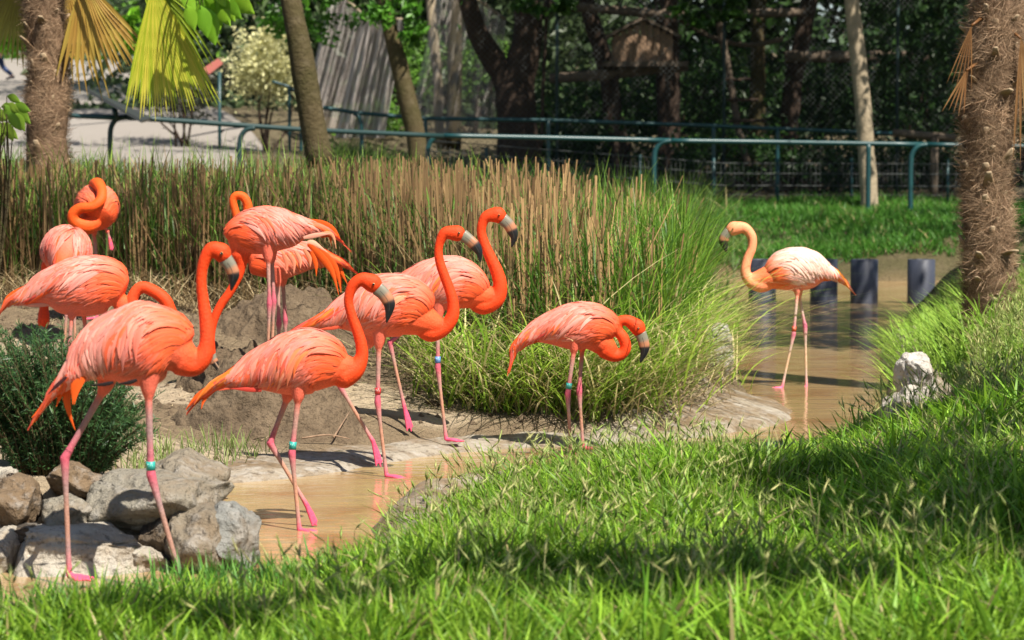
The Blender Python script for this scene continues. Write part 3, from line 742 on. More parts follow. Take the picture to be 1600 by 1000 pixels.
      torso=[(165, 470, 60), (195, 420, 115), (255, 400, 152), (350, 385, 184), (450, 371, 190), (560, 366, 170), (660, 366, 142), (740, 356, 98), (820, 350, 62), (900, 355, 42), (980, 380, 24), (1040, 420, 10)],
      neck=[(260, 470, 115), (235, 570, 78), (243, 650, 50), (216, 760, 39), (150, 880, 37), (80, 980, 37), (22, 1105, 37), (-5, 1230, 37), (-15, 1340, 50)],
      bill=[(-5, 1390, 44), (10, 1430, 40), (30, 1460, 34), (42, 1490, 20), (45, 1520, 5)],
      legs=[dict(p=[(419, 405), (421, 474), (418, 574)], dy=-.05), dict(p=[(425, 405), (428, 470), (424, 572)], dy=.07)],
      quills=[([(800, 290), (930, 320), (1020, 380), (1075, 475)], 24), ([(880, 400), (970, 390), (1010, 430), (1028, 520)], 12, -.04, np.array([.88, .38, .2])), ([(900, 420), (970, 410), (990, 500)], 14, .04), ([(760, 430), (880, 405), (990, 395)], 16, -.06, np.array([.85, .38, .27]))]),
 dict(seed=11, f=-1, Y=14.95, gz=.35, z=(330, 290, 5.265), droop=1.2, gold=.25, mix=(5, 2, 3, 5, 1, 2), label='bright orange flamingo preening behind the rosy one, fanned wing quills hanging down',
      torso=[(310, 655, 50), (350, 655, 85), (430, 640, 120), (550, 632, 148), (680, 605, 132), (800, 585, 112), (900, 592, 82), (1000, 612, 46), (1070, 632, 26), (1090, 640, 12)],
      neck=[(350, 640, 75), (280, 540, 48), (232, 400, 38), (208, 250, 34), (180, 130, 33), (205, 82, 33), (262, 92, 37), (298, 150, 38), (306, 240, 42)],
      legs=[dict(p=[(434, 442), (436, 506), (434, 568)], dy=-.05), dict(p=[(442, 442), (446, 500), (445, 566)], dy=.07)],
      quills=[([(800, 480), (920, 600), (1000, 720), (1050, 900)], 26, -.1), ([(850, 500), (980, 620), (1040, 730), (1070, 880)], 26, -.08), ([(930, 560), (1040, 660), (1125, 820)], 24), ([(760, 520), (810, 600), (815, 670)], 15, -.13, np.array([.86, .32, .17])), ([(820, 540), (860, 640), (865, 745)], 16, -.13), ([(690, 540), (730, 610), (735, 680)], 15, -.14, np.array([.86, .36, .22])), ([(630, 560), (680, 630), (680, 725)], 15, -.14, np.array([.84, .30, .18])), ([(590, 560), (620, 640), (618, 725)], 15, -.14, np.array([.82, .26, .15])), ([(790, 470), (850, 480), (960, 550)], 22, -.1, np.array([.90, .5, .34])), ([(1030, 650), (1060, 760), (1065, 880)], 16, .05)]),
]
for b_ in BIRDS: flamingo(b_)


# ------------------------------------------------------------------ rocks, mounds
def ico(n=4):
    import bmesh
    bm = bmesh.new(); bmesh.ops.create_icosphere(bm, subdivisions=n, radius=1)
    V = np.array([v.co[:] for v in bm.verts]); F = [tuple(v.index for v in f.verts) for f in bm.faces]; bm.free(); return V, F
IV, IF = ico(5)
def rock(box, Y, depth, label, col, seed, name='rock', cuts=22, boxy=.5):
    r = np.random.default_rng(seed)
    c = at((box[0] + box[2]) / 2, (box[1] + box[3]) / 2, Y); s = Y / FPX
    h = np.array([(box[2] - box[0]) * s / 2, depth / 2, (box[3] - box[1]) * s / 2])
    V = IV.copy(); V = np.sign(V) * np.abs(V) ** (1 - boxy * .45); V = V / np.abs(V).max(0)
    for k in range(cuts):
        n = nrm(r.normal(size=3)); d = r.uniform(.60, .95) * np.abs(V @ n).max()
        e = np.maximum(0, V @ n - d); V = V - e[:, None] * n * .92
    V = V / np.abs(V).max(0)
    V = V + IV * ((fbm(IV + seed, 1.6, 3, seed) - .5) * .34 + (fbm(IV + seed, 4, 4, seed + 1) - .5) * .20 + (fbm(IV + seed, 16, 2, seed + 2) - .5) * .035)[:, None]
    V = V * h * 1.15
    C_ = np.asarray(col) * (.8 + .4 * fbm(IV + seed, 3, 3, seed + 5))[:, None]
    o = obj(name, make_mesh(name, V, IF, C_), MAT['rock'], loc=c)
    return tag(o, label, 'rock', 'rocks of the pond wall')
PR = (.38, .345, .285); GR = (.215, .195, .155); BR = (.15, .105, .065); DR = (.06, .05, .04)
rock((18, 828, 232, 912), 9.62, .42, 'long pale block-shaped rock at the foot of the stone stack', PR, 3, boxy=.9)
rock((138, 742, 338, 836), 9.86, .5, 'big flat grey rock lying on top of the stone stack', GR, 5, boxy=.7)
rock((-2, 745, 66, 838), 9.9, .35, 'upright brown rock under the bush at the end of the stack', BR, 8)
rock((84, 722, 160, 782), 10.0, .3, 'small tan rock with a dark cap below the bush', BR, 13)
rock((60, 774, 148, 838), 9.78, .34, 'smooth grey-brown wedge rock between the long block and the tan rock', GR, 15)
rock((258, 796, 350, 900), 9.66, .45, 'cracked grey-brown rock at the water end of the stack', (.18, .15, .11), 22, boxy=.8)
rock((330, 790, 410, 896), 9.72, .42, 'rounded blue-grey rock where the stack meets the pond', (.19, .19, .175), 23, boxy=.8)
rock((222, 808, 274, 866), 9.72, .25, 'small dark rock wedged in the middle of the stack', DR, 27)
rock((196, 854, 262, 912), 9.6, .25, 'knobbly whitish rock filling the gap at the waterline', PR, 31)
rock((236, 702, 346, 785), 10.15, .5, 'broad sunlit rock behind the flat grey one', (.21, .18, .135), 35, boxy=.6)
rock((-40, 826, 36, 912), 9.66, .35, 'mottled white rock next to the long pale block', PR, 39)
rock((24, 815, 66, 862), 9.7, .22, 'dark filler standing in for the shaded gap between the brown and white rocks', DR, 41)  # fills a gap between rocks; its shade is put into the dark colour
rock((-12, 733, 24, 766), 10.0, .2, 'little pale stone beside the bush', PR, 43)
rock((1402, 556, 1458, 626), 15.0, .4, 'bright white rock in the grass at the narrow of the pond', (.50, .47, .42), 51)
rock((1384, 600, 1452, 690), 14.25, .5, 'pale rock at the pond corner below the white one', (.42, .38, .32), 53)
rock((1085, 505, 1150, 600), 16.6, .5, 'grey boulder behind the overhanging grass at the pool bank', (.33, .31, .28), 55)
rock((1020, 560, 1100, 640), 15.9, .4, 'grey stone half covered by reed leaves', GR, 57)

def mound(px, py, Y, rx, ry, h, label, seed, crater=0):
    c = at(px, py, Y); n, m = 150, 70
    V = []; F = []
    g = gz(c[0], c[1])
    for i in range(m):
        t = i / (m - 1) * 1.25
        for j in range(n):
            a_ = 2 * math.pi * j / n; V.append((rx * t * math.cos(a_), ry * t * math.sin(a_), 0))
    V = np.array(V); t = np.hypot(V[:, 0] / rx, V[:, 1] / ry)
    prof = np.clip(1 - t ** 2.0, -.6, 1) ; prof = np.where(prof > 0, prof ** 1.05, prof)
    z = h * prof - crater * np.exp(-(t / .3) ** 2)
    V[:, 2] = z
    Q = V + seed
    V[:, 2] += ((fbm(Q, 4, 4, seed) - .5) * .22 + (fbm(Q, 16, 3, seed + 3) - .5) * .15) * (1 - np.clip(t - .9, 0, 1))
    V[:, 0] *= 1 + (fbm(Q, 2.5, 3, seed + 7) - .5) * .4; V[:, 1] *= 1 + (fbm(Q, 2.5, 3, seed + 9) - .5) * .3
    for i in range(m - 1):
        for j in range(n): k = (j + 1) % n; F.append((i * n + j, (i + 1) * n + j, (i + 1) * n + k, i * n + k))
    o = obj('mud_mound', make_mesh('mud_mound', V, F), MAT['mud'], loc=(c[0], c[1], g - .02))
    tag(o, label, 'mud mound', 'mud mounds on the island')
mound(415, 660, 13.75, .50, .44, .34, 'rounded lumpy mud nest mound in front of the water edge', 3)
mound(360, 560, 14.9, .30, .32, .22, 'grey mud mound with a hollow top behind the striding flamingo', 5, .08)
mound(450, 470, 16.7, .50, .5, .26, 'wide grey mud mound at the foot of the reeds', 9)

def stick(name, pts, r, label, m='wood', group='fallen twigs'):
    mb = MB()
    for ps in pts:
        P = np.array([[x, y, gz(x, y) + dz] for x, y, dz in ps]); P = cr(P, 8); mb.loft(P, np.linspace(r, r * .5, 8), None, 6)
    o0 = mb.V[0][0]
    tag(mb.build(name, MAT[m], origin=o0, loc=o0), label, 'twig', group)
def gp(px, Y): return xw(px, Y)
stick('twig', [[(gp(470, 13.3), 13.3, .03), (gp(510, 13.35), 13.35, .06), (gp(545, 13.4), 13.4, .05)], [(gp(520, 13.36), 13.36, .05), (gp(545, 13.6), 13.6, .12)]], .006, 'forked dry twig lying beside the lumpy nest mound')
stick('twig', [[(gp(440, 15.6), 15.6, .03), (gp(480, 15.7), 15.7, .05), (gp(500, 15.8), 15.8, .10)]], .005, 'thin bent twig on the mud before the reeds')
stick('twig', [[(gp(335, 14.4), 14.4, .18), (gp(350, 14.3), 14.3, .1), (gp(362, 14.2), 14.2, .03)]], .006, 'pale curved twig leaning on the hollow mound')
tag(obj('fallen_leaf', make_mesh('fallen_leaf', np.array([[-.03, 0, 0], [0, -.012, .004], [.035, 0, .002], [0, .012, .004]]), [(0, 1, 2, 3)], np.tile([.22, .35, .05], (4, 1))), MAT['leaf'], loc=(gp(528, 13.1), 13.1, .06)), 'small yellow-green leaf lying on the concrete edge', 'leaf')

# ------------------------------------------------------------------ blades
def blades(name, P, H, W_, az, lean, curve, C0, C1, m, nseg=4, label=None, parent=None, twist=None, kind='stuff'):
    n = len(P)
    H, W_, az, lean, curve = [np.broadcast_to(np.asarray(x, float), (n,)) for x in (H, W_, az, lean, curve)]
    d = np.stack([np.cos(az), np.sin(az), 0 * az], 1)
    fa = az + np.pi / 2 if twist is None else twist
    w = np.stack([np.cos(fa), np.sin(fa), 0 * fa], 1)
    rows = []; cols = []
    for k in range(nseg):
        t = k / nseg
        p = P + d * (H * (lean * t + curve * t * t))[:, None]; p[:, 2] += H * (t - .42 * np.clip(curve, 0, 2) * t ** 2.4)
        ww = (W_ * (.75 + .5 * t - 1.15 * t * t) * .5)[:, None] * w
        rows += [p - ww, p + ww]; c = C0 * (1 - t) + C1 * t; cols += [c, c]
    p = P + d * (H * (lean + curve))[:, None]; p[:, 2] += H * (1 - .42 * np.clip(curve, 0, 2))
    rows.append(p); cols.append(C1)
    m_ = 2 * nseg + 1
    V = np.stack(rows, 1).reshape(-1, 3); Cc = np.stack(cols, 1).reshape(-1, 3)
    base = (np.arange(n) * m_)[:, None]
    q = np.concatenate([base + np.array([[2 * k, 2 * k + 1, 2 * k + 3, 2 * k + 2]]) for k in range(nseg - 1)])
    t = base + np.array([[2 * nseg - 2, 2 * nseg - 1, 2 * nseg]])
    o = obj(name, make_mesh(name, V, [q, t], Cc), m, parent)
    if kind: tag(o, label, None, kind=kind)
    return o
def scatter(n, x0, x1, y0, y1, keep):
    X = rng.uniform(x0, x1, n); Y = rng.uniform(y0, y1, n); k = keep(X, Y); return X[k], Y[k]
near_poly = np.concatenate([near_w, np.array([[40, 34], [40, -11], [-40, -11]])])
near_poly_in = near_poly
def near_keep(X, Y):
    ok = inside(near_poly_in, X, Y)
    d = dist_poly(near_w, X, Y, False)
    lip = (d < .22) & (X > -.70) & (X < -.46) & (Y > 9.2) & (Y < 11.3)
    rck = (np.hypot(X - 2.42, Y - 15.0) < .3) | ((d < .42) & (Y > 13.0) & (Y < 16.2) & (X > 1.9)) | ((X > 1.86) & (X < 2.42) & (Y > 12.7) & (Y < 14.5) & (d < .8))
    return ok & ~lip & ~rck & (d > .06) & (np.abs(X) < Y * .235 + .5)
def gcol(n, a, b, v=.18):
    t = rng.random((n, 1)); return (np.asarray(a) * (1 - t) + np.asarray(b) * t) * (1 + rng.normal(0, v, (n, 1))).clip(.4, 1.7)
def grass_patch(name, X, Y, hmin, hmax, w, label, cA, cB, tipmix=.35, nseg=4, cl=2.0, lean=.45):
    n = len(X); P = np.stack([X, Y, ground_z(X, Y) - .01], 1)
    cn = fbm(P * [1, 1, 0], cl, 3, 31); cn = smooth(cn, .3, .7)
    H = rng.uniform(hmin, hmax, n) * (.55 + .75 * cn) * (1 - (.12 + .54 * smooth(X, -.2, .5)) * (1 - smooth(dist_poly(near_w, X, Y, False), .0, 1.1)))
    az = rng.uniform(0, 2 * np.pi, n)
    C0 = gcol(n, cA, cB); yl = (rng.random((n, 1)) < .05)
    C0 = np.where(yl, gcol(n, (.30, .24, .10), (.40, .33, .16)), C0)
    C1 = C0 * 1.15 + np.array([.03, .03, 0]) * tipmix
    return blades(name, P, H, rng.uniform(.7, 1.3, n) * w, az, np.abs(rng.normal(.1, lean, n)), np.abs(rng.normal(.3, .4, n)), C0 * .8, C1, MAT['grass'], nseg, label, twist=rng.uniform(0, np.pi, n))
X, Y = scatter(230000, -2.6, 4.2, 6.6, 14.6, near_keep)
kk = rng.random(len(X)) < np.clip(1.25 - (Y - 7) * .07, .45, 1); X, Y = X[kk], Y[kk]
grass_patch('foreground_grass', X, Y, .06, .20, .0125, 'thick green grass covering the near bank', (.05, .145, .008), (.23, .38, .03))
X, Y = scatter(60000, 1.6, 6, 13.6, 24, lambda x, y: near_keep(x, y))
grass_patch('bank_grass', X, Y, .10, .24, .015, 'tall yellow-green grass on the bank round the shaggy palm', (.14, .27, .03), (.34, .42, .10), lean=.5)
X, Y = scatter(26000, -2.6, 4.2, 6.6, 14.0, near_keep)
cl_ = smooth(fbm(np.stack([X, Y, 0 * X], 1), 1.1, 3, 91), .42, .62); kk = rng.random(len(X)) < cl_; X, Y = X[kk], Y[kk]
grass_patch('tall_blades', X, Y, .15, .28, .017, 'taller broad grass blades standing in clumps on the near bank', (.08, .22, .012), (.26, .43, .035), cl=1.2, lean=.55)
# tall tussock hanging over the pool
X, Y = scatter(4200, 2.5, 3.4, 16.2, 21, lambda x, y: inside(near_poly_in, x, y) & (dist_poly(near_w, x, y, False) < .55))
n = len(X); P = np.stack([X, Y, ground_z(X, Y)], 1)
blades('bank_tussock', P, rng.uniform(.2, .46, n), .014, rng.uniform(0, 6.28, n), rng.uniform(.1, .8, n), rng.uniform(.2, .7, n), gcol(n, (.12, .28, .02), (.24, .42, .04)) * .8, gcol(n, (.20, .38, .04), (.36, .50, .09)), MAT['grass'], 5, 'long bright grass tussock hanging over the pool')
# dark tuft and taller clumps at the water side of the near bank
def tuft(name, pts, nper, h, label, ca, cb, sp=.12, w=.008):
    Ps = []
    for x, y in pts: Ps.append(np.stack([rng.normal(x, sp, nper), rng.normal(y, sp * 1.5, nper)], 1))
    Q = np.concatenate(Ps); n = len(Q); P = np.stack([Q[:, 0], Q[:, 1], np.maximum(ground_z(Q[:, 0], Q[:, 1]), -.02)], 1)
    return blades(name, P, rng.uniform(.5, 1, n) * h, w, rng.uniform(0, 6.28, n), np.abs(rng.normal(0, .45, n)), np.abs(rng.normal(.2, .25, n)), gcol(n, ca, cb) * .8, gcol(n, ca, cb) * 1.2, MAT['grass'], 4, label)
tuft('waterside_tuft', [(xw(p, y), y) for p, y in ((980, 12.7), (1030, 12.65), (1075, 12.7), (1000, 12.5), (1060, 12.5), (950, 12.6))], 260, .19, 'dark bushy grass tuft at the water before the reed clump', (.05, .10, .02), (.10, .17, .035), .07)
tuft('waterside_tuft', [(xw(p, y), y) for p, y in ((300, 8.75), (360, 8.8), (430, 8.75), (230, 8.5), (500, 9.0), (560, 9.2), (130, 8.3), (60, 8.3), (340, 8.5))], 170, .21, 'broad-bladed grass fringe along the water at the foot of the frame', (.05, .15, .02), (.10, .24, .03), .10, .012)
tuft('mud_tuft', [(xw(p, y), y) for p, y in ((255, 12.4), (290, 12.5), (330, 12.7), (375, 12.9), (240, 12.1), (230, 11.6))], 60, .16, 'thin grass growing between the rocks and the mound', (.12, .20, .04), (.25, .30, .09), .08, .006)
tuft('bush_grass', [(xw(p, y), y) for p, y in ((10, 10.8), (40, 10.9), (90, 11.0), (150, 11.0), (30, 10.7))], 26, .55, 'sparse long grass stems rising behind the dark bush', (.10, .17, .04), (.22, .25, .09), .07, .006)

# seed heads in the near grass
def seed_heads(n, keep, x0, x1, y0, y1, label):
    X, Y = scatter(n, x0, x1, y0, y1, keep); n = len(X)
    cl = smooth(fbm(np.stack([X, Y, 0 * X], 1), 1.6, 3, 77), .35, .6); k = rng.random(n) < cl; X, Y = X[k], Y[k]; n = len(X)
    P = np.stack([X, Y, ground_z(X, Y)], 1); H = rng.uniform(.11, .24, n); az = rng.uniform(0, 6.28, n); ln = np.abs(rng.normal(0, .3, n))
    d = nrm(np.stack([np.cos(az) * ln, np.sin(az) * ln, np.ones(n)], 1)); top = P + d * H[:, None]
    L = rng.uniform(.05, .085, n); bend = nrm(d + np.stack([np.cos(az), np.sin(az), -.3 + 0 * az], 1) * rng.uniform(.2, .9, n)[:, None])
    tan = nrm(np.cross(d, [0.1, .9, .2])); bi = np.cross(d, tan)
    V, Fq, Ft, Cc = [], [], [], []; nv = 0
    c = gcol(n, (.24, .36, .07), (.52, .49, .22), .12)
    V = [P - tan * .0012, P + tan * .0012, top - tan * .001, top + tan * .001]; Cc = [c * .6] * 4; q = [[0, 1, 3, 2]]; t = []
    o_ = 4
    for sct in range(3):
        a_ = sct * 2.094
        V.append(top + bend * (L * .45)[:, None] + (tan * math.cos(a_) + bi * math.sin(a_)) * .0058); Cc.append(c)
    V += [top, top + bend * L[:, None]]; Cc += [c * .8, c * 1.1]
    for sct in range(3): t += [[o_ + sct, o_ + (sct + 1) % 3, o_ + 3], [o_ + (sct + 1) % 3, o_ + sct, o_ + 4]]
    o_ = 9
    for b in range(14):                                             # bristles
        f = rng.uniform(.05, .9, n); a_ = rng.uniform(0, 6.28, n); rad = tan * np.cos(a_)[:, None] + bi * np.sin(a_)[:, None]
        p0 = top + bend * (L * f)[:, None]; p1 = p0 + nrm(bend * 1.4 + rad) * rng.uniform(.018, .034, n)[:, None]; sd = nrm(np.cross(rad, bend)) * .0011
        V += [p0 - sd, p0 + sd, p1]; Cc += [c, c, c * 1.25]; t.append([o_, o_ + 1, o_ + 2]); o_ += 3
    m_ = o_; V = np.stack(V, 1).reshape(-1, 3); Cc = np.stack(Cc, 1).reshape(-1, 3); base = (np.arange(n) * m_)[:, None, None]
    Q = (base + np.array(q)[None]).reshape(-1, 4); Tt = (base + np.array(t)[None]).reshape(-1, 3)
    tag(obj('seed_heads', make_mesh('seed_heads', V, [Q, Tt], Cc), MAT['grass']), label, kind='stuff')
seed_heads(5000, near_keep, -1.8, 3.8, 7.2, 14, 'bristly wild barley heads standing in the near grass')
seed_heads(4200, near_keep, 1.6, 5, 12.5, 17, 'pale bristly seed heads on the sunlit bank')

# far lawn
X, Y = scatter(90000, 1.0, 13, 34.8, 43, lambda x, y: ~inside(WATER, x, y) & (np.abs(x) < y * .225 + .4) & (y > 35.6 - .0 * x))
grass_patch('lawn_grass', X, Y, .10, .24, .022, 'green lawn between the far pool shore and the rail', (.045, .15, .02), (.09, .25, .03), nseg=2, cl=.8)
X, Y = scatter(30000, -9, 3.5, 22.6, 48, lambda x, y: ~inside(WATER, x, y) & (np.abs(x) < y * .225 + .4) & ((y < 38) | (x > -3.4)))
grass_patch('rough_grass', X, Y, .2, .55, .02, 'rough grass behind the reed bed below the rail', (.06, .13, .025), (.14, .22, .05), nseg=3, cl=.8)

# ------------------------------------------------------------------ reed bed
front = [(-400, 19.3), (0, 19.2), (150, 19.0), (300, 18.8), (450, 18.5), (560, 18.0), (640, 17.0), (700, 15.9), (760, 15.2), (850, 14.75), (950, 14.75), (1015, 15.1), (1050, 15.7), (1078, 16.6), (1090, 18.5), (1080, 21), (600, 22.3), (0, 22.6), (-400, 22.6)]
reed_poly = np.array([[xw(a_, b_), b_] for a_, b_ in front])
fr_line = reed_poly[:14]
X, Y = scatter(34000, -6, 2.2, 14.6, 22.6, lambda x, y: inside(reed_poly, x, y))
dF = dist_poly(fr_line, X, Y, False)
k = rng.random(len(X)) < np.clip(1.1 - dF * .3, .25, 1) * (.30 + .12 * smooth(fbm(np.stack([X, Y * .4, 0 * X], 1), 2.2, 2, 88), .4, .6)); X, Y, dF = X[k], Y[k], dF[k]
n = len(X)
gzv = ground_z(X, Y)
right = smooth(X, -.6, .3)
topz = 1.56 - .12 * smooth(X, .2, .75) - .35 * smooth(X, .8, 1.4) - .30 * right * (1 - smooth(dF, .0, 1.3))
H = (topz - gzv) * rng.uniform(.78, 1.07, n) * np.where(rng.random(n) < .25, rng.uniform(.5, .9, n), 1)
az = rng.uniform(0, 6.28, n); ti = np.abs(rng.normal(0, .075, n)) * np.where(rng.random(n) < .10, 4.5, 1)
d = np.stack([np.cos(az) * ti, np.sin(az) * ti, np.ones(n)], 1)
P0 = np.stack([X, Y, gzv - .02], 1); P1 = P0 + d * H[:, None]
r = rng.uniform(.0035, .0075, n) * np.where(rng.random(n) < .12, 1.5, 1); V = []; Cc = []
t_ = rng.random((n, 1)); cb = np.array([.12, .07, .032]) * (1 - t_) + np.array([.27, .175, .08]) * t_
cb = cb * (1 + .9 * right[:, None] * (rng.random((n, 1)) < .55)) * (1 + rng.normal(0, .15, (n, 1)))  # stalks towards the right brightened in colour as if sunlit
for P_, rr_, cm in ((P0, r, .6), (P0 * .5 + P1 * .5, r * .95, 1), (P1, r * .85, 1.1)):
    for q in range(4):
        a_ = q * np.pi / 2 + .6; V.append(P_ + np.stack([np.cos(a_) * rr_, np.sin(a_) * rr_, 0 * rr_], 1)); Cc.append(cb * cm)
V = np.stack(V, 1).reshape(-1, 3); Cc = np.stack(Cc, 1).reshape(-1, 3); base_ = (np.arange(n) * 12)[:, None]
F = [base_ + np.array([[b0 + q, b0 + (q + 1) % 4, b0 + 4 + (q + 1) % 4, b0 + 4 + q]]) for b0 in (0, 4) for q in range(4)] + [base_ + np.array([[8, 9, 10, 11]])]
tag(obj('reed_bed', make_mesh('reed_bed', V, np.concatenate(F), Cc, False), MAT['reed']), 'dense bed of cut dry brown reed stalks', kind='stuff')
# green reed leaves among them
X, Y = scatter(60000, -6, 2.2, 14.6, 22.6, lambda x, y: inside(reed_poly, x, y))
dF = dist_poly(fr_line, X, Y, False); right = smooth(X, -.5, .5)
k = rng.random(len(X)) < np.clip(1.0 - dF * .2, .35, 1) * (.72 + .15 * right); X, Y, right = X[k], Y[k], right[k]; n = len(X)
g0 = ground_z(X, Y)
z0 = g0 + rng.random(n) ** 1.2 * .8
Hh = rng.uniform(.25, .75, n) * np.where(z0 - g0 > .5, .6, 1)
dead = (rng.random((n, 1)) < .30 - .1 * right[:, None])
C0 = np.where(dead, gcol(n, (.22, .15, .065), (.36, .27, .13)), gcol(n, (.045, .12, .018), (.13, .26, .035)))
blades('reed_leaves', np.stack([X, Y, z0], 1), Hh, rng.uniform(.006, .013, n), rng.uniform(0, 6.28, n), np.abs(rng.normal(.15, .25, n)), np.abs(rng.normal(.35, .4, n)), C0 * .8, C0 * 1.15, MAT['grass'], 5, 'green leaves growing through the dry reeds')
X, Y = scatter(9000, .15, 1.6, 14.7, 19, lambda x, y: inside(reed_poly, x, y)); kk = rng.random(len(X)) < .12 + .88 * smooth(X, .4, .95); X, Y = X[kk], Y[kk]; n = len(X)
g0 = ground_z(X, Y); C0 = gcol(n, (.06, .16, .015), (.20, .34, .035))
blades('reed_shoots', np.stack([X, Y, g0 + rng.random(n) * .3], 1), np.minimum(rng.uniform(.45, 1.0, n), 1.5 - g0 - .25 * smooth(X, .5, 1.4)), rng.uniform(.008, .015, n), rng.uniform(0, 6.28, n), np.abs(rng.normal(0, .18, n)), np.abs(rng.normal(.15, .25, n)), C0 * .8, C0 * 1.2, MAT['grass'], 5, 'tall green shoots at the pool end of the reed bed')
# litter at the foot
line = np.concatenate([np.linspace(fr_line[i], fr_line[i + 1], 12, endpoint=False) for i in range(len(fr_line) - 1)])
k = rng.integers(0, len(line), 5200); Q = line[k] + rng.normal(0, .16, (5200, 2)); Q[:, 1] -= .05
P = np.stack([Q[:, 0], Q[:, 1], ground_z(Q[:, 0], Q[:, 1]) + rng.random(5200) ** 2 * .16], 1); n = len(P)
C0 = gcol(n, (.26, .19, .10), (.46, .37, .22), .2)
blades('reed_litter', P, rng.uniform(.08, .22, n), .007, rng.uniform(0, 6.28, n), rng.uniform(.8, 2.5, n), rng.uniform(0, .6, n), C0, C0 * 1.1, MAT['reed'], 3, 'broken straw lying along the foot of the reeds')
# arching grass, sunlit highlights put into its colours, at the front right of the reeds
fl = np.array([[xw(a_, b_), b_] for a_, b_ in [(655, 16.2), (690, 15.3), (740, 14.7), (800, 14.45), (860, 14.35), (930, 14.35), (990, 14.55), (1035, 15.0), (1055, 15.6), (1075, 16.2), (1090, 17.0), (1095, 18.0), (1100, 19.5)]])
line = np.concatenate([np.linspace(fl[i], fl[i + 1], 12, endpoint=False) for i in range(len(fl) - 1)])
n = 4600; k = rng.integers(0, len(line), n); Q = line[k] + np.stack([rng.normal(0, .12, n), np.abs(rng.normal(0, .3, n))], 1)
out = np.arctan2(-1, .15) + 0 * k; rs = k > len(line) * .62; out = np.where(rs, R(-15), out)
P = np.stack([Q[:, 0], Q[:, 1], ground_z(Q[:, 0], Q[:, 1]) + rng.random(n) ** 2 * .3], 1)
C0 = gcol(n, (.14, .30, .025), (.38, .52, .08)); C0 = np.where(rng.random((n, 1)) < .36, gcol(n, (.46, .40, .18), (.66, .58, .32)), C0)
blades('overhanging_grass', P, rng.uniform(.12, .40, n) * np.where(rng.random(n) < .14, 2.0, 1), rng.uniform(.008, .016, n), np.where(rng.random(n) < .45, rng.uniform(0, 6.28, n), rng.normal(out, .8, n)), rng.uniform(.1, 1.2, n), rng.uniform(.2, 1.3, n), C0 * .8, C0 * 1.2, MAT['grass'], 6, 'long arching grass spilling from the reeds over the bank')
n = 5200; X, Y = scatter(9000, -4, .6, 10.6, 19.5, lambda x, y: inside(island_poly, x, y) & ~inside(reed_poly, x, y) & (dist_poly(isle_w, x, y, False) > .35))
cl_ = smooth(fbm(np.stack([X, Y, 0 * X], 1), 1.3, 3, 61), .38, .6); kk = rng.random(len(X)) < cl_; X, Y = X[kk], Y[kk]; n = len(X)
sz_ = rng.uniform(.006, .022, n) * np.where(rng.random(n) < .06, 2.2, 1); oct_ = np.array([[1, 0, 0], [0, 1, 0], [-1, 0, 0], [0, -1, 0], [.1, .1, .8], [0, 0, -.8]])
V = np.stack([X, Y, ground_z(X, Y)], 1)[:, None] + oct_[None] * sz_[:, None, None] * rng.uniform(.5, 1.4, (n, 6, 1)); b6 = (np.arange(n) * 6)[:, None]
tag(obj('mud_clods', make_mesh('mud_clods', V.reshape(-1, 3), np.concatenate([b6 + [[i, (i + 1) % 4, 4]] for i in range(4)] + [b6 + [[(i + 1) % 4, i, 5]] for i in range(4)]), None, False), MAT['mud']), 'crumbs of dried mud strewn over the island', kind='stuff')
X, Y = scatter(2600, -4, .8, 12.8, 19.5, lambda x, y: inside(island_poly, x, y) & (dist_poly(isle_w, x, y, False) > .3)); n = len(X)
P = np.stack([X, Y, ground_z(X, Y) + .01], 1); C0 = gcol(n, (.20, .15, .08), (.42, .34, .2), .2); Hs = rng.uniform(.04, .12, n)
blades('straw', P, Hs * .25, .005, rng.uniform(0, 6.28, n), rng.uniform(3, 6, n), 0 * n, C0, C0, MAT['reed'], 2, 'bits of straw scattered on the mud')
# a few long stray blades above the reed tops
n = 420; X, Y = scatter(1400, -5, 2.0, 18.5, 22, lambda x, y: inside(reed_poly, x, y)); n = len(X)
k = rng.random(n) < .9; X, Y = X[k], Y[k]; n = len(X)
P = np.stack([X, Y, ground_z(X, Y) + .45], 1); C0 = gcol(n, (.14, .26, .03), (.26, .36, .06))
blades('stray_blades', P, rng.uniform(.5, .85, n), .012, rng.uniform(0, 6.28, n), np.abs(rng.normal(0, .25, n)), np.abs(rng.normal(.1, .2, n)), C0, C0 * 1.2, MAT['grass'], 5, 'bright green blades sticking up above the cut reeds')

# ------------------------------------------------------------------ leaf clouds
def leaf_mesh(name, Pc, size, cols, aspect=.45, up=.35):
    n = len(Pc); nrmv = nrm(rng.normal(size=(n, 3)) + np.array([0, 0, up])); t = nrm(np.cross(nrmv, rng.normal(size=(n, 3)))); b = np.cross(nrmv, t)
    s = (np.broadcast_to(size, (n,)) * rng.uniform(.7, 1.3, n))[:, None]
    V = np.stack([Pc - t * s * .5, Pc + b * s * aspect * .5 + nrmv * s * .06, Pc + t * s * .5 - nrmv * s * .08, Pc - b * s * aspect * .5 + nrmv * s * .06], 1).reshape(-1, 3)
    base = (np.arange(n) * 4)[:, None]
    return make_mesh(name, V, np.concatenate([base + [[0, 1, 2]], base + [[0, 2, 3]]]), np.repeat(cols, 4, 0), False)
def cloud(center, rad, n, cl=.16, ncl=60, seed=0, shell=.35):
    r_ = np.random.default_rng(seed); d = nrm(r_.normal(size=(ncl, 3))); rr = r_.uniform(shell, 1, (ncl, 1)) ** .6
    cc = d * rr; k = r_.integers(0, ncl, n); P = cc[k] + r_.normal(0, cl, (n, 3))
    return P * np.asarray(rad) + np.asarray(center), (k * 7919 % 97 / 97.0)
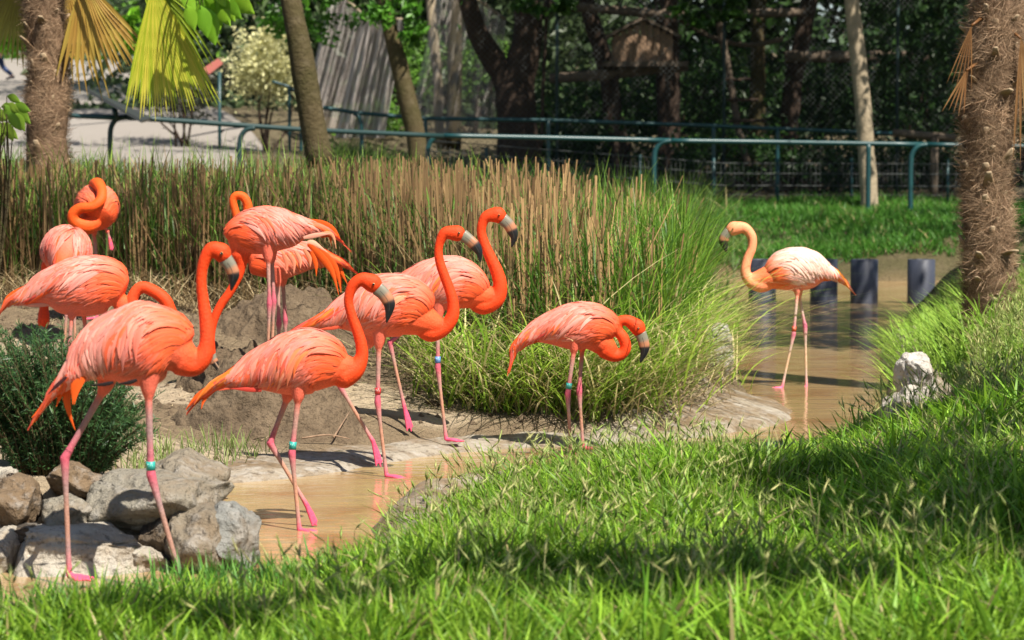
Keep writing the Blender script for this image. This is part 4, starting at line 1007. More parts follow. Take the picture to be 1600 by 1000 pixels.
def crown_cols(n, kf, a, b):
    t = (.6 * kf + .4 * rng.random(n))[:, None]; return (np.asarray(a) * (1 - t) + np.asarray(b) * t) * (1 + rng.normal(0, .15, (n, 1))).clip(.5, 1.6)
def limb(mb, pts, r0, r1, n=10, wob=.0, seed=0):
    P = cr(np.asarray(pts, float), 16); 
    if wob: P = P + (np.stack([fbm(P + 9.1 * q, 1.3, 2, seed + q) for q in range(3)], 1) - .5) * wob
    rr = np.linspace(r0, r1, 16) * (1 + (fbm(P, 3, 2, seed + 5) - .5) * .25); mb.loft(P, rr, None, n)
def tree(name, label, trunks, crowns, bark, ca, cb, leaf=.16, cat='tree', group='trees round the enclosure', seed=0, base=None):
    root = empty(name, base if base is not None else trunks[0][0][0]); o_ = np.array(root.location)
    tag(root, label, cat, group)
    mb = MB()
    for i, (pts, r0, r1) in enumerate(trunks): limb(mb, pts, r0, r1, 12, .08, seed + i)
    mb.build('trunk', MAT[bark], root, origin=o_)
    Ps, Cs = [], []
    for i, (c, rad, n) in enumerate(crowns):
        P, kf = cloud(c, rad, n, seed=seed * 31 + i, ncl=max(10, n // 45)); Ps.append(P); Cs.append(crown_cols(n, kf, ca, cb))
    if Ps: obj('crown', leaf_mesh('crown', np.concatenate(Ps) - o_, leaf, np.concatenate(Cs)), MAT['leaf'], root)
    return root
GA, GB = (.025, .075, .012), (.075, .19, .02)
DA, DB = (.012, .035, .010), (.03, .075, .015)
def A(px, py, Y): return at(px, py, Y)
def up(p, dx, dy, dz): return np.asarray(p) + np.array([dx, dy, dz])
# slim trees by the rail
b0 = A(500, 262, 26); t1 = [(b0, A(488, 190, 26), A(470, 90, 26), A(455, 0, 26), A(448, -120, 26.2), A(440, -260, 26.5))]
tree('slim_tree', 'olive-brown leaning tree trunk rising just behind the reeds', [(t1[0], .135, .10), ([A(445, -180, 26.3), A(380, -330, 26), A(330, -420, 25.5)], .08, .03), ([A(442, -230, 26.4), A(520, -380, 27), A(600, -460, 27.5)], .08, .03)],
     [(A(440, -420, 26.5), (1.9, 1.9, 1.0), 1500)], 'bark', GA, GB, .16, seed=1)
b0 = A(655, 262, 41.5)
tree('slim_tree', 'brown tree trunk leaning beyond the front rail, green leaves round its top', [([b0, A(648, 200, 41.5), A(625, 110, 41.5), A(603, 20, 41.6), A(590, -100, 41.8)], .17, .11)],
     [(A(610, 12, 41.2), (.55, .4, .5), 260), (A(640, 52, 41.2), (.3, .3, .25), 110), (A(560, -150, 42), (2.6, 2.0, 1.5), 1900), (A(500, 25, 43.5), (.9, .6, .55), 330)], 'bark', (.035, .12, .012), (.10, .27, .02), .17, seed=2)
b0 = A(1360, 345, 42)
tree('slim_tree', 'straight pale grey tree trunk behind the rail in front of dark shrubs', [([b0, A(1355, 250, 42), A(1345, 130, 42), A(1330, 0, 42), A(1325, -150, 42)], .15, .12)],
     [(A(1400, -290, 41), (3.6, 3.0, 1.6), 3600)], 'pale_bark', GA, GB, .2, seed=3)
b0 = A(92, 250, 45)
b0[2] = gz(b0[0], 45) - .05
tree('young_tree', 'young tree with bright lime green leaves behind the left palm', [([b0, A(92, 120, 45), A(90, 30, 45), A(85, -60, 45)], .07, .03), ([A(90, 40, 45), A(140, 20, 45), A(200, 25, 45)], .03, .01), ([A(90, 30, 45), A(50, 20, 45), A(10, 30, 45)], .03, .01)],
     [(A(165, 15, 45), (.75, .5, .65), 420), (A(215, 50, 45), (.4, .4, .4), 160), (A(15, 20, 45), (.65, .5, .6), 380), (A(90, -50, 45), (1.2, .8, .6), 400)], 'bark', (.15, .38, .02), (.32, .60, .05), .24, group='young trees by the path', seed=9)
# big dark trees of the enclosure
b0 = A(812, 250, 47)
tree('old_tree', 'massive dark forked tree trunk inside the netting', [([b0, A(808, 180, 47), A(800, 130, 47)], .42, .33), ([A(800, 150, 47), A(775, 100, 47), A(745, 50, 46.8), A(722, -40, 46.5)], .26, .15), ([A(805, 160, 47), A(818, 90, 47), A(825, 20, 47), A(815, -80, 47.3)], .32, .22)],
     [(A(780, -220, 47), (3.2, 2.6, 1.5), 2600), (A(850, 8, 45.6), (.5, .4, .22), 200)], 'dark_bark', (.02, .055, .012), (.06, .15, .02), .2, seed=4)
b0 = A(975, 300, 48.5)
tree('old_tree', 'dark slanting trunk beside the wooden hut', [([b0, A(960, 180, 48.5), A(945, 100, 48.5), A(920, 20, 48.4), A(905, -80, 48.3)], .2, .14)], [(A(960, -230, 48), (3.0, 2.5, 1.3), 2400)], 'dark_bark', DA, DB, .2, seed=5)
b0 = A(1045, 310, 48.0)
tree('old_tree', 'thick dark trunk directly behind the wooden hut', [([b0, A(1045, 180, 48), A(1042, 60, 48), A(1038, -100, 48)], .25, .2)], [(A(1100, -240, 47), (3.4, 2.6, 1.3), 2600), (A(1095, 20, 46), (.9, .5, .28), 380)], 'dark_bark', DA, (.05, .13, .015), .18, seed=6)
b0 = A(1225, 300, 48.5)
tree('old_tree', 'crooked dark trunk leaning away from the hut before the log perch', [([b0, A(1235, 160, 48.5), A(1248, 80, 48.5), A(1265, 0, 48.5), A(1275, -90, 48.5)], .2, .14)], [(A(1280, -260, 47.5), (3.2, 2.6, 1.4), 2600), (A(1440, 40, 47), (1.3, 1, 1.0), 900)], 'dark_bark', DA, DB, .2, seed=7)
# trees standing outside the view that shade the place
def shade_tree(x, y, crowns, label, seed, leaf=.15, h=4.5, ca=GA, cb=GB):
    b = np.array([x, y, gz(x, y) - .05]); crowns = [((c[0] - .09 * c[2], c[1] - .11 * c[2], c[2]), rad, n) for c, rad, n in crowns]
    tr = [([b, up(b, .05, 0, h * .5), up(b, .0, .1, h)], .17, .10)]
    for c, rad, n in crowns: tr.append(([up(b, 0, .05, h * .8), (np.array(c) + up(b, 0, 0, h)) / 2 + np.array([0, 0, .2]), np.array(c)], .07, .02))
    tree('shade_tree', label, tr, crowns, 'bark', ca, cb, leaf, group='shade trees standing round the pond', seed=seed)
#SHADE
shade_tree(6.6, 7.2, [((4.75, 10.9, 5.2), (1.5, .75, .5), 3200), ((5.6, 9.2, 5.3), (1.0, 1.0, .5), 1200), ((4.05, 7.6, 5.0), (.5, 1.6, .45), 1900), ((4.35, 6.6, 5.0), (.38, .8, .4), 1000)], 'leafy tree shading the right side of the near bank', 11)
shade_tree(5.4, 4.6, [((2.9, 5.75, 5.2), (.95, .36, .4), 1200), ((1.6, 5.6, 5.0), (.7, .16, .4), 300)], 'small leafy tree shading the grass near the viewer', 12, h=4.0)
shade_tree(-6.4, 16.4, [((.6, 16.9, 6.6), (2.3, .55, .5), 1000), ((-3.4, 16.8, 6.2), (1.2, .6, .4), 260)], 'leafy tree reaching over the reed bed', 16, .16, 5.5)
shade_tree(8.4, 21, [((6.1, 20.4, 6.2), (1.5, 1.7, .7), 2600), ((6.6, 24.0, 6.4), (1.6, 2.4, .7), 2800)], 'leafy tree shading the far pool', 17, .2, 5.6)
shade_tree(12.5, 33, [((10.5, 35, 7.0), (3.0, 2.4, 1.4), 2400), ((13.5, 36.5, 7.6), (3.4, 3.0, 1.4), 2600)], 'tall leafy tree beside the far lawn', 13, .22, 6.5)
shade_tree(4.6, 48.5, [((4.5, 42, 8.4), (3.2, 2.8, 1.4), 3400), ((8.5, 43, 8.4), (3.2, 3.0, 1.4), 3400), ((1.5, 43, 8.4), (3.0, 2.8, 1.4), 3000)], 'broad leafy tree over the enclosure', 14, .28, 7.5)
shade_tree(15, 46, [((13, 42, 8.4), (3.4, 3.2, 1.6), 3600), ((13, 48, 9), (3.6, 3.2, 1.6), 3600), ((9, 48, 9.5), (3.6, 3.2, 1.6), 3600)], 'spreading leafy tree beyond the enclosure', 15, .28, 8)
shade_tree(-1.2, 52.5, [((4.0, 47, 9.0), (2.2, 2.6, 1.4), 1500), ((-4.2, 42.5, 9.6), (3.0, 1.1, .9), 900), ((-7, 46, 10.5), (3.6, 1.2, .9), 1000), ((-6, 53, 11), (3.4, 1.4, 1.0), 1100), ((-3.6, 51, 11), (3.0, 1.3, .9), 1200), ((-5.5, 65, 13), (4.5, 2.2, 1.0), 1800)], 'leafy tree arching over the path', 18, .28, 8)

# ------------------------------------------------------------------ palms
def fan(hub, axis_, spread, rad, n, droop, colA, colB, width=.03, up_=(0, 0, 1), seed=0):
    r_ = np.random.default_rng(seed); ax = nrm(np.asarray(axis_, float)); sd = nrm(np.cross(ax, (0, 1, .15) if ax[2] < -.5 else up_)); 
    V, F, C_ = [], [], []; nv = 0
    for i in range(n):
        a_ = (i / (n - 1) - .5) * spread; d = ax * math.cos(a_) + sd * math.sin(a_); L = rad * (.8 + .2 * math.cos(a_)) * r_.uniform(.9, 1.06); w = nrm(np.cross(d, np.cross(sd, ax)))
        nv0 = nv; nu = nrm(np.cross(w, d)); c = np.asarray(colA) * (1 - (t0 := r_.random())) + np.asarray(colB) * t0; dd = droop * r_.uniform(.6, 1.3)
        for k in range(6):
            t = k / 5; p = np.asarray(hub) + d * L * t + np.array([0, 0, -1]) * dd * L * t ** 2.2; ww = width * (.35 + 1.0 * min(t * 2.5, 1)) * (1 - max(0, (t - .5) / .5) ** 1.5 * .93) * .5
            V += [p - w * ww, p + nu * ww * .5, p + w * ww]; cc = c * (1 if t < .8 else 1) ; C_ += [cc, cc * .85, cc]
        for k in range(5):
            for q in (0, 1): F.append((nv0 + k * 3 + q, nv0 + k * 3 + q + 1, nv0 + k * 3 + q + 4, nv0 + k * 3 + q + 3))
        nv += 18
    return V, F, C_
boot_bm = MB()
P_ = np.array([[0, 0, 0], [.012, 0, .035], [.03, 0, .07], [.055, 0, .10]])
boot_bm.loft(P_, [.048, .036, .024, .017], [.012, .010, .009, .006], 8, side=(0, 1, 0), C=np.array([[.15, .09, .05], [.19, .12, .07], [.25, .17, .10], [.34, .26, .17]]))
BOOT = boot_bm.mesh('leaf_base'); BOOT.materials.append(MAT['boot'])
def palm(label, path, r0, r1, nboot, nfib, crown_z, fans, seed):
    r_ = np.random.default_rng(seed); P = cr(np.asarray(path), 40); root = empty('palm_tree', P[0]); o_ = P[0].copy(); tag(root, label, 'palm', 'shaggy palms')
    rr = np.linspace(r0, r1, 40) * (1 + (fbm(P, 5, 2, seed) - .5) * .45)
    V, F = loft(P, rr, None, 28); V = V + nrm(V - np.repeat(P, 28, 0).tolist().__class__(np.concatenate([np.repeat(P, 28, 0), P[:1], P[-1:]]))) * 0 if False else V
    ns = fbm(V * [1, 1, .6], 14, 3, seed) - .5; ctr = np.concatenate([np.repeat(P, 28, 0), P[:1], P[-1:]]); V = V + nrm(V - ctr + 1e-6) * (ns * .06)[:, None]
    Cv = np.array([.15, .095, .06]) * (.6 + .9 * fbm(V, 9, 3, seed + 2))[:, None]
    obj('trunk', make_mesh('trunk', V - o_, F, Cv), MAT['boot'], root)
    for i in range(nboot):                                          # cut leaf bases
        t = (i + r_.uniform(-.3, .3)) / nboot * .97; t = max(t, .0); p = np.array([np.interp(t * 39, range(40), P[:, q]) for q in range(3)]); rad = np.interp(t * 39, range(40), rr)
        a_ = i * 2.39996 + r_.normal(0, .2); o = bpy.data.objects.new('leaf_base', BOOT); COL.objects.link(o); o.parent = root
        o.location = p + np.array([math.cos(a_), math.sin(a_), 0]) * (rad - .018) - o_; o.rotation_euler = (r_.normal(0, .25), r_.normal(-.05, .3), a_); sc = r_.uniform(.6, 1.35); o.scale = (sc * r_.uniform(.7, 1.2), sc, sc * r_.uniform(.8, 1.4))
    # fibre
    t = r_.random(nfib); p = np.stack([np.interp(t * 39, range(40), P[:, q]) for q in range(3)], 1); rad = np.interp(t * 39, range(40), rr); a_ = r_.uniform(0, 6.28, nfib)
    n3 = np.stack([np.cos(a_), np.sin(a_), 0 * a_], 1); tg = np.stack([-np.sin(a_), np.cos(a_), 0 * a_], 1)
    p0 = p + n3 * (rad + .002)[:, None]; L = r_.uniform(.03, .16, nfib)[:, None] ; lay = (fbm(p0, 7, 2, seed + 8) - .5)[:, None] * 5; dirn = nrm(tg * (lay + r_.normal(0, .5, (nfib, 1))) + np.array([0, 0, 1]) * r_.normal(.3, .6, (nfib, 1)) + n3 * np.abs(r_.normal(.05, .2, (nfib, 1))))
    pm = p0 + dirn * L * .5 + n3 * .012; p1 = p0 + dirn * L + n3 * r_.normal(.0, .012, (nfib, 1)); w = nrm(np.cross(dirn, n3)) * r_.uniform(.0005, .0017, (nfib, 1))
    V = np.stack([p0 - w, p0 + w, pm - w, pm + w, p1], 1).reshape(-1, 3) - o_; base = (np.arange(nfib) * 5)[:, None]
    c = gcol(nfib, (.15, .088, .05), (.40, .28, .18), .2) * (.45 + 1.1 * fbm(p0, 5, 3, seed + 4))[:, None]
    fo = obj('fibre', make_mesh('fibre', V, [base + [[0, 1, 3, 2]], base + [[2, 3, 4]]], np.repeat(c, 5, 0)), MAT['fibre'], root); tag(fo, kind='stuff')
    top = P[-1]
    for j, (hub, ax, spread, rad_, n, dr_, ca, cb, *wd_) in enumerate(fans):
        V, F, C_ = fan(hub, ax, spread, rad_, n, dr_, ca, cb, *(wd_ or [.03]), seed=seed * 50 + j)
        fo = obj('fan_leaf', make_mesh('fan_leaf', np.array(V) - o_, F, np.array(C_)), MAT['leaf'], root)
        mb = MB(); tp_ = top if np.linalg.norm(top - hub) < 1.6 else P[np.argmin(np.abs(P[:, 2] - np.asarray(hub)[2]))]; mid = (tp_ + np.asarray(hub)) / 2 + np.array([0, 0, .05]); mb.loft(cr(np.array([tp_, mid, hub]), 8), np.linspace(.016, .009, 8), None, 6, C=np.asarray(ca))
        mb.build('stalk', MAT['leaf'], fo, origin=o_)
def crown_fans(top, n, seed, drop=0.0, ca=(.06, .13, .02), cb=(.13, .22, .03), R_=.62):
    r_ = np.random.default_rng(seed); L = []
    for i in range(n):
        a_ = i * 2.4; el = R(r_.uniform(-25, 75)); d = np.array([math.cos(a_) * math.cos(el), math.sin(a_) * math.cos(el), math.sin(el)]); hub = np.asarray(top) + d * r_.uniform(.55, .8)
        L.append((hub, d + np.array([0, 0, -.25]), 4.2, R_, 30, .35, ca, cb))
    return L
YG, YY, DB_ = (.34, .46, .02), (.70, .62, .08), (.42, .24, .05)
tp = A(56, -430, 20.7)
lf = crown_fans(tp, 18, 3)
lf.append((A(240, -28, 19.9), (.13, .05, -1), .78, .98, 34, .05, YG, YY, .026))
lf.append((A(215, -35, 20.1), (.9, .1, -.55), 1.2, .7, 16, .5, (.2, .28, .02), YG))
lf.append((A(130, -30, 20.5), (.25, 0, -1), 1.1, .75, 16, .05, DB_, (.45, .32, .06)))
lf.append((A(100, -40, 20.9), (.45, 0, -.8), 1.0, .75, 14, .3, DB_, (.45, .32, .06)))
lf.append((A(30, -30, 20.9), (-.3, 0, -.9), 1.2, .6, 16, .2, (.3, .25, .05), (.4, .36, .06)))
base = A(72, 250, 20.7); base[2] = gz(base[0], base[1]) - .05
palm('shaggy palm trunk behind the reeds with yellowing fan leaves hanging beside it', [base, A(74, 200, 20.7), A(76, 100, 20.7), A(68, 0, 20.7), A(64, -100, 20.7), A(60, -260, 20.7), tp], .165, .14, 110, 20000, 0, lf, 3)
tp = A(1580, -930, 17)
rf = crown_fans(tp, 20, 5)
rf.append((A(1518, 40, 16.8), (-.2, 0, -1), .42, .42, 6, .02, (.20, .09, .03), (.28, .14, .05), .006))
rf.append((A(1510, 110, 16.8), (-.3, 0, -1), .5, .3, 5, .02, (.24, .11, .04), (.34, .18, .07), .009))
rf.append((A(1595, 60, 16.8), (.2, 0, -1), .5, .8, 9, .02, (.24, .11, .04), (.34, .2, .08), .012))
base = A(1548, 500, 17); base[2] = gz(base[0], base[1]) - .08
palm('thick shaggy palm trunk growing from the grassy bank by the pool', [base, A(1545, 420, 17), A(1542, 320, 17), A(1542, 220, 17), A(1552, 100, 17), A(1560, 0, 17), A(1566, -250, 17), A(1572, -560, 17), tp], .138, .165, 200, 46000, 0, rf, 5)

# broad green leaves of a shrub by the left palm
def broadleaf(label, spots, Y, size, ca, cb, seed, basepx, via=None):
    b = A(basepx[0], basepx[1], Y); b[2] = gz(b[0], b[1]); root = empty('broadleaf_shrub', b); tag(root, label, 'shrub', 'broad-leaved shrubs'); r_ = np.random.default_rng(seed)
    mb = MB(); V, F, C_ = [], [], []; nv = 0
    if via: V_ = [b] + [A(*q) for q in via]; mb.loft(cr(np.array(V_), 24), np.linspace(.05, .015, 24), None, 8)
    for (px, py, L, an) in spots:
        p = A(px, py, Y + r_.uniform(-.2, .2)); ax = np.array([math.cos(R(an)), r_.uniform(-.4, .2), -math.sin(R(an))]); ax = nrm(ax); w = nrm(np.cross(ax, [0.1, 1, .35])); nn = np.cross(w, ax); c = np.asarray(ca) + (np.asarray(cb) - ca) * r_.random()
        prof = [0, .55, .9, 1, .85, .5, 0]
        for k, q in enumerate(prof):
            t = k / 6; m_ = p + ax * L * t + np.array([0, 0, -.25 * L * t * t]); V += [m_ - w * L * .33 * q + nn * L * .06, m_, m_ + w * L * .33 * q + nn * L * .06]; C_ += [c, c * 1.1, c * .95]
        for k in range(6):
            for q in (0, 1): F.append((nv + k * 3 + q, nv + k * 3 + q + 1, nv + k * 3 + q + 4, nv + k * 3 + q + 3))
        nv += 21
        q0 = b if via is None else V_[-1]
        mb.loft(cr(np.array([q0, (q0 + p) / 2 + np.array([r_.uniform(-.1, .1), 0, .1]), p]), 10), np.linspace(.010, .003, 10), None, 6)
    mb.build('stem', MAT['bark'], root, origin=b); obj('foliage', make_mesh('foliage', np.array(V) - b, F, np.array(C_)), MAT['leaf'], root)
r_ = np.random.default_rng(5)
broadleaf('shrub with broad bright green leaves hanging past the fan leaf', [(r_.uniform(290, 352), r_.uniform(-60, 12), r_.uniform(.16, .26), r_.uniform(10, 80)) for _ in range(26)], 19.6, .2, (.14, .34, .02), (.26, .46, .03), 1, (60, 250), [(60, 100, 21.4), (90, -100, 21), (200, -170, 20.4), (320, -110, 19.7)])
broadleaf('low shrub with broad pale green leaves in front of the left palm', [(r_.uniform(-30, 28), r_.uniform(150, 205), r_.uniform(.10, .17), r_.uniform(0, 80)) for _ in range(22)], 19.2, .15, (.16, .32, .03), (.28, .42, .05), 2, (-10, 250))

# ------------------------------------------------------------------ dark needle bush among the rocks
b = A(105, 745, 10.35); b[2] = gz(b[0], b[1]); root = empty('bush', b); tag(root, 'dense dark green feathery bush growing over the rocks', 'bush')
mb = MB(); Pl, Dl, Cl = [], [], []
for i in range(430):
    x = rng.uniform(-.42, .32); y = rng.uniform(-.22, .3); h = (.56 - .33 * max(0, (x - .02) / .3) ** 1.2 - .2 * max(0, (-x - .3) / .15)) * rng.uniform(.6, 1.08)
    s0 = b + np.array([x * .45 + .0, y * .5, 0]); ln_ = np.array([x * .6 + rng.normal(0, .05), y * .5 + rng.normal(0, .06) - .05, max(h, .12)])
    P = cr(np.array([s0, s0 + ln_ * [.35, .35, .55], s0 + ln_]), 14); mb.loft(P[::3], np.linspace(.004, .0015, 5), None, 4)
    m_ = 95; t = rng.uniform(.04, 1, m_); q = np.stack([np.interp(t * 13, range(14), P[:, a_]) for a_ in range(3)], 1); dv = nrm(P[-1] - P[-4])
    Pl.append(q); Dl.append(nrm(dv * rng.uniform(.3, 1.0, (m_, 1)) + rng.normal(0, .6, (m_, 3)))); Cl.append(gcol(m_, (.025, .07, .025), (.08, .17, .05), .15))
Pl, Dl, Cl = np.concatenate(Pl), np.concatenate(Dl), np.concatenate(Cl); n = len(Pl); L = rng.uniform(.018, .042, n)[:, None]; w = nrm(np.cross(Dl, rng.normal(size=(n, 3)))) * .0022
V = np.stack([Pl - w * .5, Pl + w * .5, Pl + Dl * L * .55 + w, Pl + Dl * L, Pl + Dl * L * .55 - w], 1).reshape(-1, 3) - b; base_ = (np.arange(n) * 5)[:, None]
mb.build('stem', MAT['bark'], root, origin=b); obj('foliage', make_mesh('foliage', V, np.concatenate([base_ + [[0, 1, 2, 4]]]).tolist() and [base_ + [[0, 1, 2, 4]], base_ + [[4, 2, 3]]], np.repeat(Cl, 5, 0)), MAT['leaf'], root)

# ------------------------------------------------------------------ grey pipes standing in the pool
def pipe(px, label):
    c = on_plane(px, 474); Y = c[1]; r = 21.5 * Y / FPX; h = .50; mb = MB(); n = 32; a_ = np.linspace(0, 2 * np.pi, n, endpoint=False); rings = [(r, -.15), (r, h - .006), (r - .006, h), (r - .018, h), (r - .022, h - .006), (r - .022, -.15)]
    V = np.concatenate([np.stack([q * np.cos(a_), q * np.sin(a_), 0 * a_ + z], 1) for q, z in rings]); F = [(i * n + j, i * n + (j + 1) % n, (i + 1) * n + (j + 1) % n, (i + 1) * n + j) for i in range(5) for j in range(n)]
    tag(obj('pipe', make_mesh('pipe', V, F), MAT['pipe'], loc=(c[0], Y, 0)), label, 'pipe', 'grey plastic pipes in the pool')
pipe(1191, 'dark grey upright pipe in the pool behind the pale flamingo neck'); pipe(1287, 'dark grey upright pipe behind the pale flamingo tail'); pipe(1350, 'dark grey upright pipe standing clear beside the pale flamingo tail'); pipe(1439, 'dark grey upright pipe beside the grassy palm bank')

# ------------------------------------------------------------------ rails and fences
def tube(mb, pts, r, n=10): P = cr(np.asarray(pts, float), 6 * len(pts)); mb.loft(P, r, None, n, side=(0.02, 1, .1))
def straight(mb, pts, r, n=10): mb.loft(np.asarray(pts, float), r, None, n, side=(0.02, 1, .1))
def rail_thing(label, rail_pts, posts, r, m, group='tubular hand rails'):
    o_ = np.asarray(rail_pts[0], float).copy(); o_[2] = gz(o_[0], o_[1]); root = empty('hand_rail', o_); tag(root, label, 'rail', group)
    mb = MB(); straight(mb, np.concatenate([np.linspace(rail_pts[i], rail_pts[i + 1], 6) if i == 0 else np.linspace(rail_pts[i], rail_pts[i + 1], 6)[1:] for i in range(len(rail_pts) - 1)]), r); mb.build('rail', MAT[m], root, origin=o_)
    for ps in posts: mb = MB(); tube(mb, ps, r); mb.build('post', MAT[m], root, origin=o_)
def bent(px, pj, py, Y, dxp=28):
    """post that bends over into the rail at (px+dxp, py)"""
    t = A(px, py, Y); g = gz(t[0], Y); a_ = A(px + dxp, py, Y); b_ = A(px + dxp * .45, py + 3, Y); c_ = A(px + dxp * .1, py + 14, Y); d_ = A(px, py + 32, Y); f_ = np.array([d_[0], Y, g - .1]); return [a_, b_, c_, d_, (d_ + f_) / 2, f_]
def post(px, py, Y): t = A(px, py, Y); return [t, (t + np.array([t[0], Y, gz(t[0], Y) - .1])) / 2, np.array([t[0], Y, gz(t[0], Y) - .1])]
rail_thing('green hand rail piece passing behind the shaggy palm at the path', [A(-80, 172, 36), A(60, 178, 36), A(182, 184, 36)], [post(-20, 175, 36)], .036, 'green_paint')
rail_thing('long dark hand rail running from the sign past the leaning trunk', [A(196, 183, 36.1), A(480, 203, 37.5), A(692, 212.5, 38.9)], [bent(172, 0, 183, 36.1, 24), bent(374, 0, 200, 36.9, 24)], .038, 'dark_paint')
rail_thing('teal hand rail with a bent end behind the middle of the reeds', [A(694, 212, 39), A(850, 215, 39.4), A(1046, 219.5, 39.82)], [bent(668, 0, 212, 39, 26)], .038, 'green_paint')
rail_thing('teal hand rail with a bent end by the edge of the reeds', [A(1048, 220, 39.8), A(1200, 222, 40), A(1446, 226, 40.02)], [bent(1022, 0, 220, 39.8, 26), post(1357, 225, 40)], .04, 'green_paint')
rail_thing('teal hand rail with a bent end passing behind the thick palm', [A(1449, 226, 40), A(1600, 229, 40), A(1750, 232, 40)], [bent(1423, 0, 226, 40, 26), post(1700, 231, 40)], .04, 'green_paint')
rail_thing('dark green rail of the farther barrier before the netting', [A(505, 168, 44), A(555, 176, 44), A(660, 185, 44), A(860, 188, 44), A(1100, 196, 44), A(1400, 209, 44)], [bent(565, 0, 178, 44, -12), post(665, 186, 44), post(857, 188, 44), post(1115, 197, 44), post(1215, 201, 44)], .036, 'green_paint', 'farther barrier rails')
rail_thing('short teal rail end beside the pale blossoming bush', [A(425, 127, 48), A(450, 135, 48), A(475, 150, 48)], [post(452, 136, 48), post(470, 147, 48)], .03, 'green_paint', 'farther barrier rails')
lo_ = MB(); lo_.loft(np.linspace(A(1395, 207, 43.6), A(1492, 216, 43.6), 8), .07, None, 10); c = A(1395, 207, 43.6); tag(lo_.build('log', MAT['log'], origin=c, loc=c), 'grey weathered log laid along the farther barrier', 'log', 'logs of the enclosure')
pm = MB(); c = A(1460, 216, 43.5); g = gz(c[0], 43.5); pm.loft([np.array([c[0], 43.5, g - .1]), np.array([c[0], 43.5, (g + c[2]) / 2]), c], .07, None, 10); tag(pm.build('wooden_post', MAT['log'], origin=[c[0], 43.5, g], loc=[c[0], 43.5, g]), 'wooden post holding up the grey weathered log', 'post')
# low wire fence behind the rail
c = np.array([xw(1000, 42.6), 42.6, 0]); c[2] = gz(c[0], 42.6); root = empty('wire_fence', c); tag(root, 'low wire mesh fence behind the teal rail', 'fence')
wm = MB(); x0, x1 = xw(640, 42.6), xw(1620, 42.6)
for z in (.05, .2, .35, .55, .72): wm.loft([[x0, 42.6, gz(x0, 42.6) + z], [(x0 + x1) / 2, 42.6, gz((x0 + x1) / 2, 42.6) + z], [x1, 42.6, gz(x1, 42.6) + z]], .008 if z > .3 else .005, None, 5)
for x in np.arange(x0, x1, .075): g = gz(x, 42.6); wm.box((x, 42.6, g + .36), (.0035, .0035, .74))
w_ = wm.build('wire', MAT['wire'], root, origin=c); tag(w_, kind='stuff')
for px in (760, 1000, 1115, 1215, 1330, 1480): mb = MB(); x = xw(px, 42.63); mb.loft([[x, 42.64, gz(x, 42.6) - .1], [x, 42.64, gz(x, 42.6) + .4], [x, 42.64, gz(x, 42.6) + .8]], .022, None, 8); mb.build('post', MAT['green_paint'], root, origin=c)
# enclosure netting
c = np.array([xw(840, 46), 46.0, gz(xw(840, 46), 46)]); root = empty('enclosure_net', c); tag(root, 'tall diagonal wire netting of the animal enclosure', 'netting')
nm = MB(); X0, X1, Z0, Z1 = -1.0, 9.5, .8, 6.5
for sg in (1, -1):
    for k in np.arange(-(Z1 - Z0), X1 - X0 + (Z1 - Z0), .105):
        a0 = np.array([X0 + k, Z0]) if sg > 0 else np.array([X0 + k, Z1]); dv = np.array([1, sg]) ; L = Z1 - Z0; e = a0 + dv * L
        ta = max(0, (X0 - a0[0]) / 1); tb = min(L, X1 - a0[0])
        if tb <= ta: continue
        p, q = a0 + dv * ta, a0 + dv * tb; nm.loft([[p[0], 46, p[1]], [q[0], 46, q[1]]], .003, None, 3, cap=False)
w_ = nm.build('wire', MAT['wire'], root, origin=c, smooth=False); tag(w_, kind='stuff')
for px in (870, 1130, 1400): mb = MB(); x = xw(px, 46.05); mb.loft([[x, 46.06, gz(x, 46) - .1], [x, 46.06, 3.5], [x, 46.06, 6.6]], .03, None, 8); mb.build('post', MAT['dark_paint'], root, origin=c)
# draped pale net
def drape(label, tl, tr, bl, br, Y, seed, nv=46, nh=60, fold=.16):
    c = A((bl[0] + br[0]) / 2, bl[1], Y); root = empty('draped_net', c); tag(root, label, 'netting', 'draped nets of the aviary'); mb = MB()
    def S(u, v):
        px = (tl[0] * (1 - u) + tr[0] * u) * (1 - v) + (bl[0] * (1 - u) + br[0] * u) * v; py = (tl[1] * (1 - u) + tr[1] * u) * (1 - v) + (bl[1] * (1 - u) + br[1] * u) * v
        return A(px, py, Y + fold * math.sin(u * 19 + seed) * (.3 + .7 * v) + .1 * math.sin(u * 47 + v * 2) - .6 * (1 - v))
    for i in range(nv): mb.loft([S(i / (nv - 1), v) for v in np.linspace(0, 1, 8)], .006, None, 3, cap=False)
    for j in range(nh): mb.loft([S(u, j / (nh - 1)) for u in np.linspace(0, 1, 40)], .005, None, 3, cap=False)
    o = mb.build('net', MAT['net'], root, origin=c, smooth=False); tag(o, kind='stuff')
    mb = MB(); mb.loft([S(0, 0), S(.5, 0), S(1, 0)], .03, None, 8); mb.build('pole', MAT['pale_bark'], root, origin=c)
drape('pale sunlit net hanging steeply beside the brown leaning trunk', (565, 30), (632, 30), (524, 215), (600, 215), 49, 1, 70, 80)
drape('grey net sheet stretched behind the forked tree', (690, -40), (790, 30), (635, 215), (770, 215), 50, 2, 60, 60)
drape('shaded grey net left of the pale sunlit one', (520, -20), (575, 30), (470, 190), (530, 205), 52, 3)
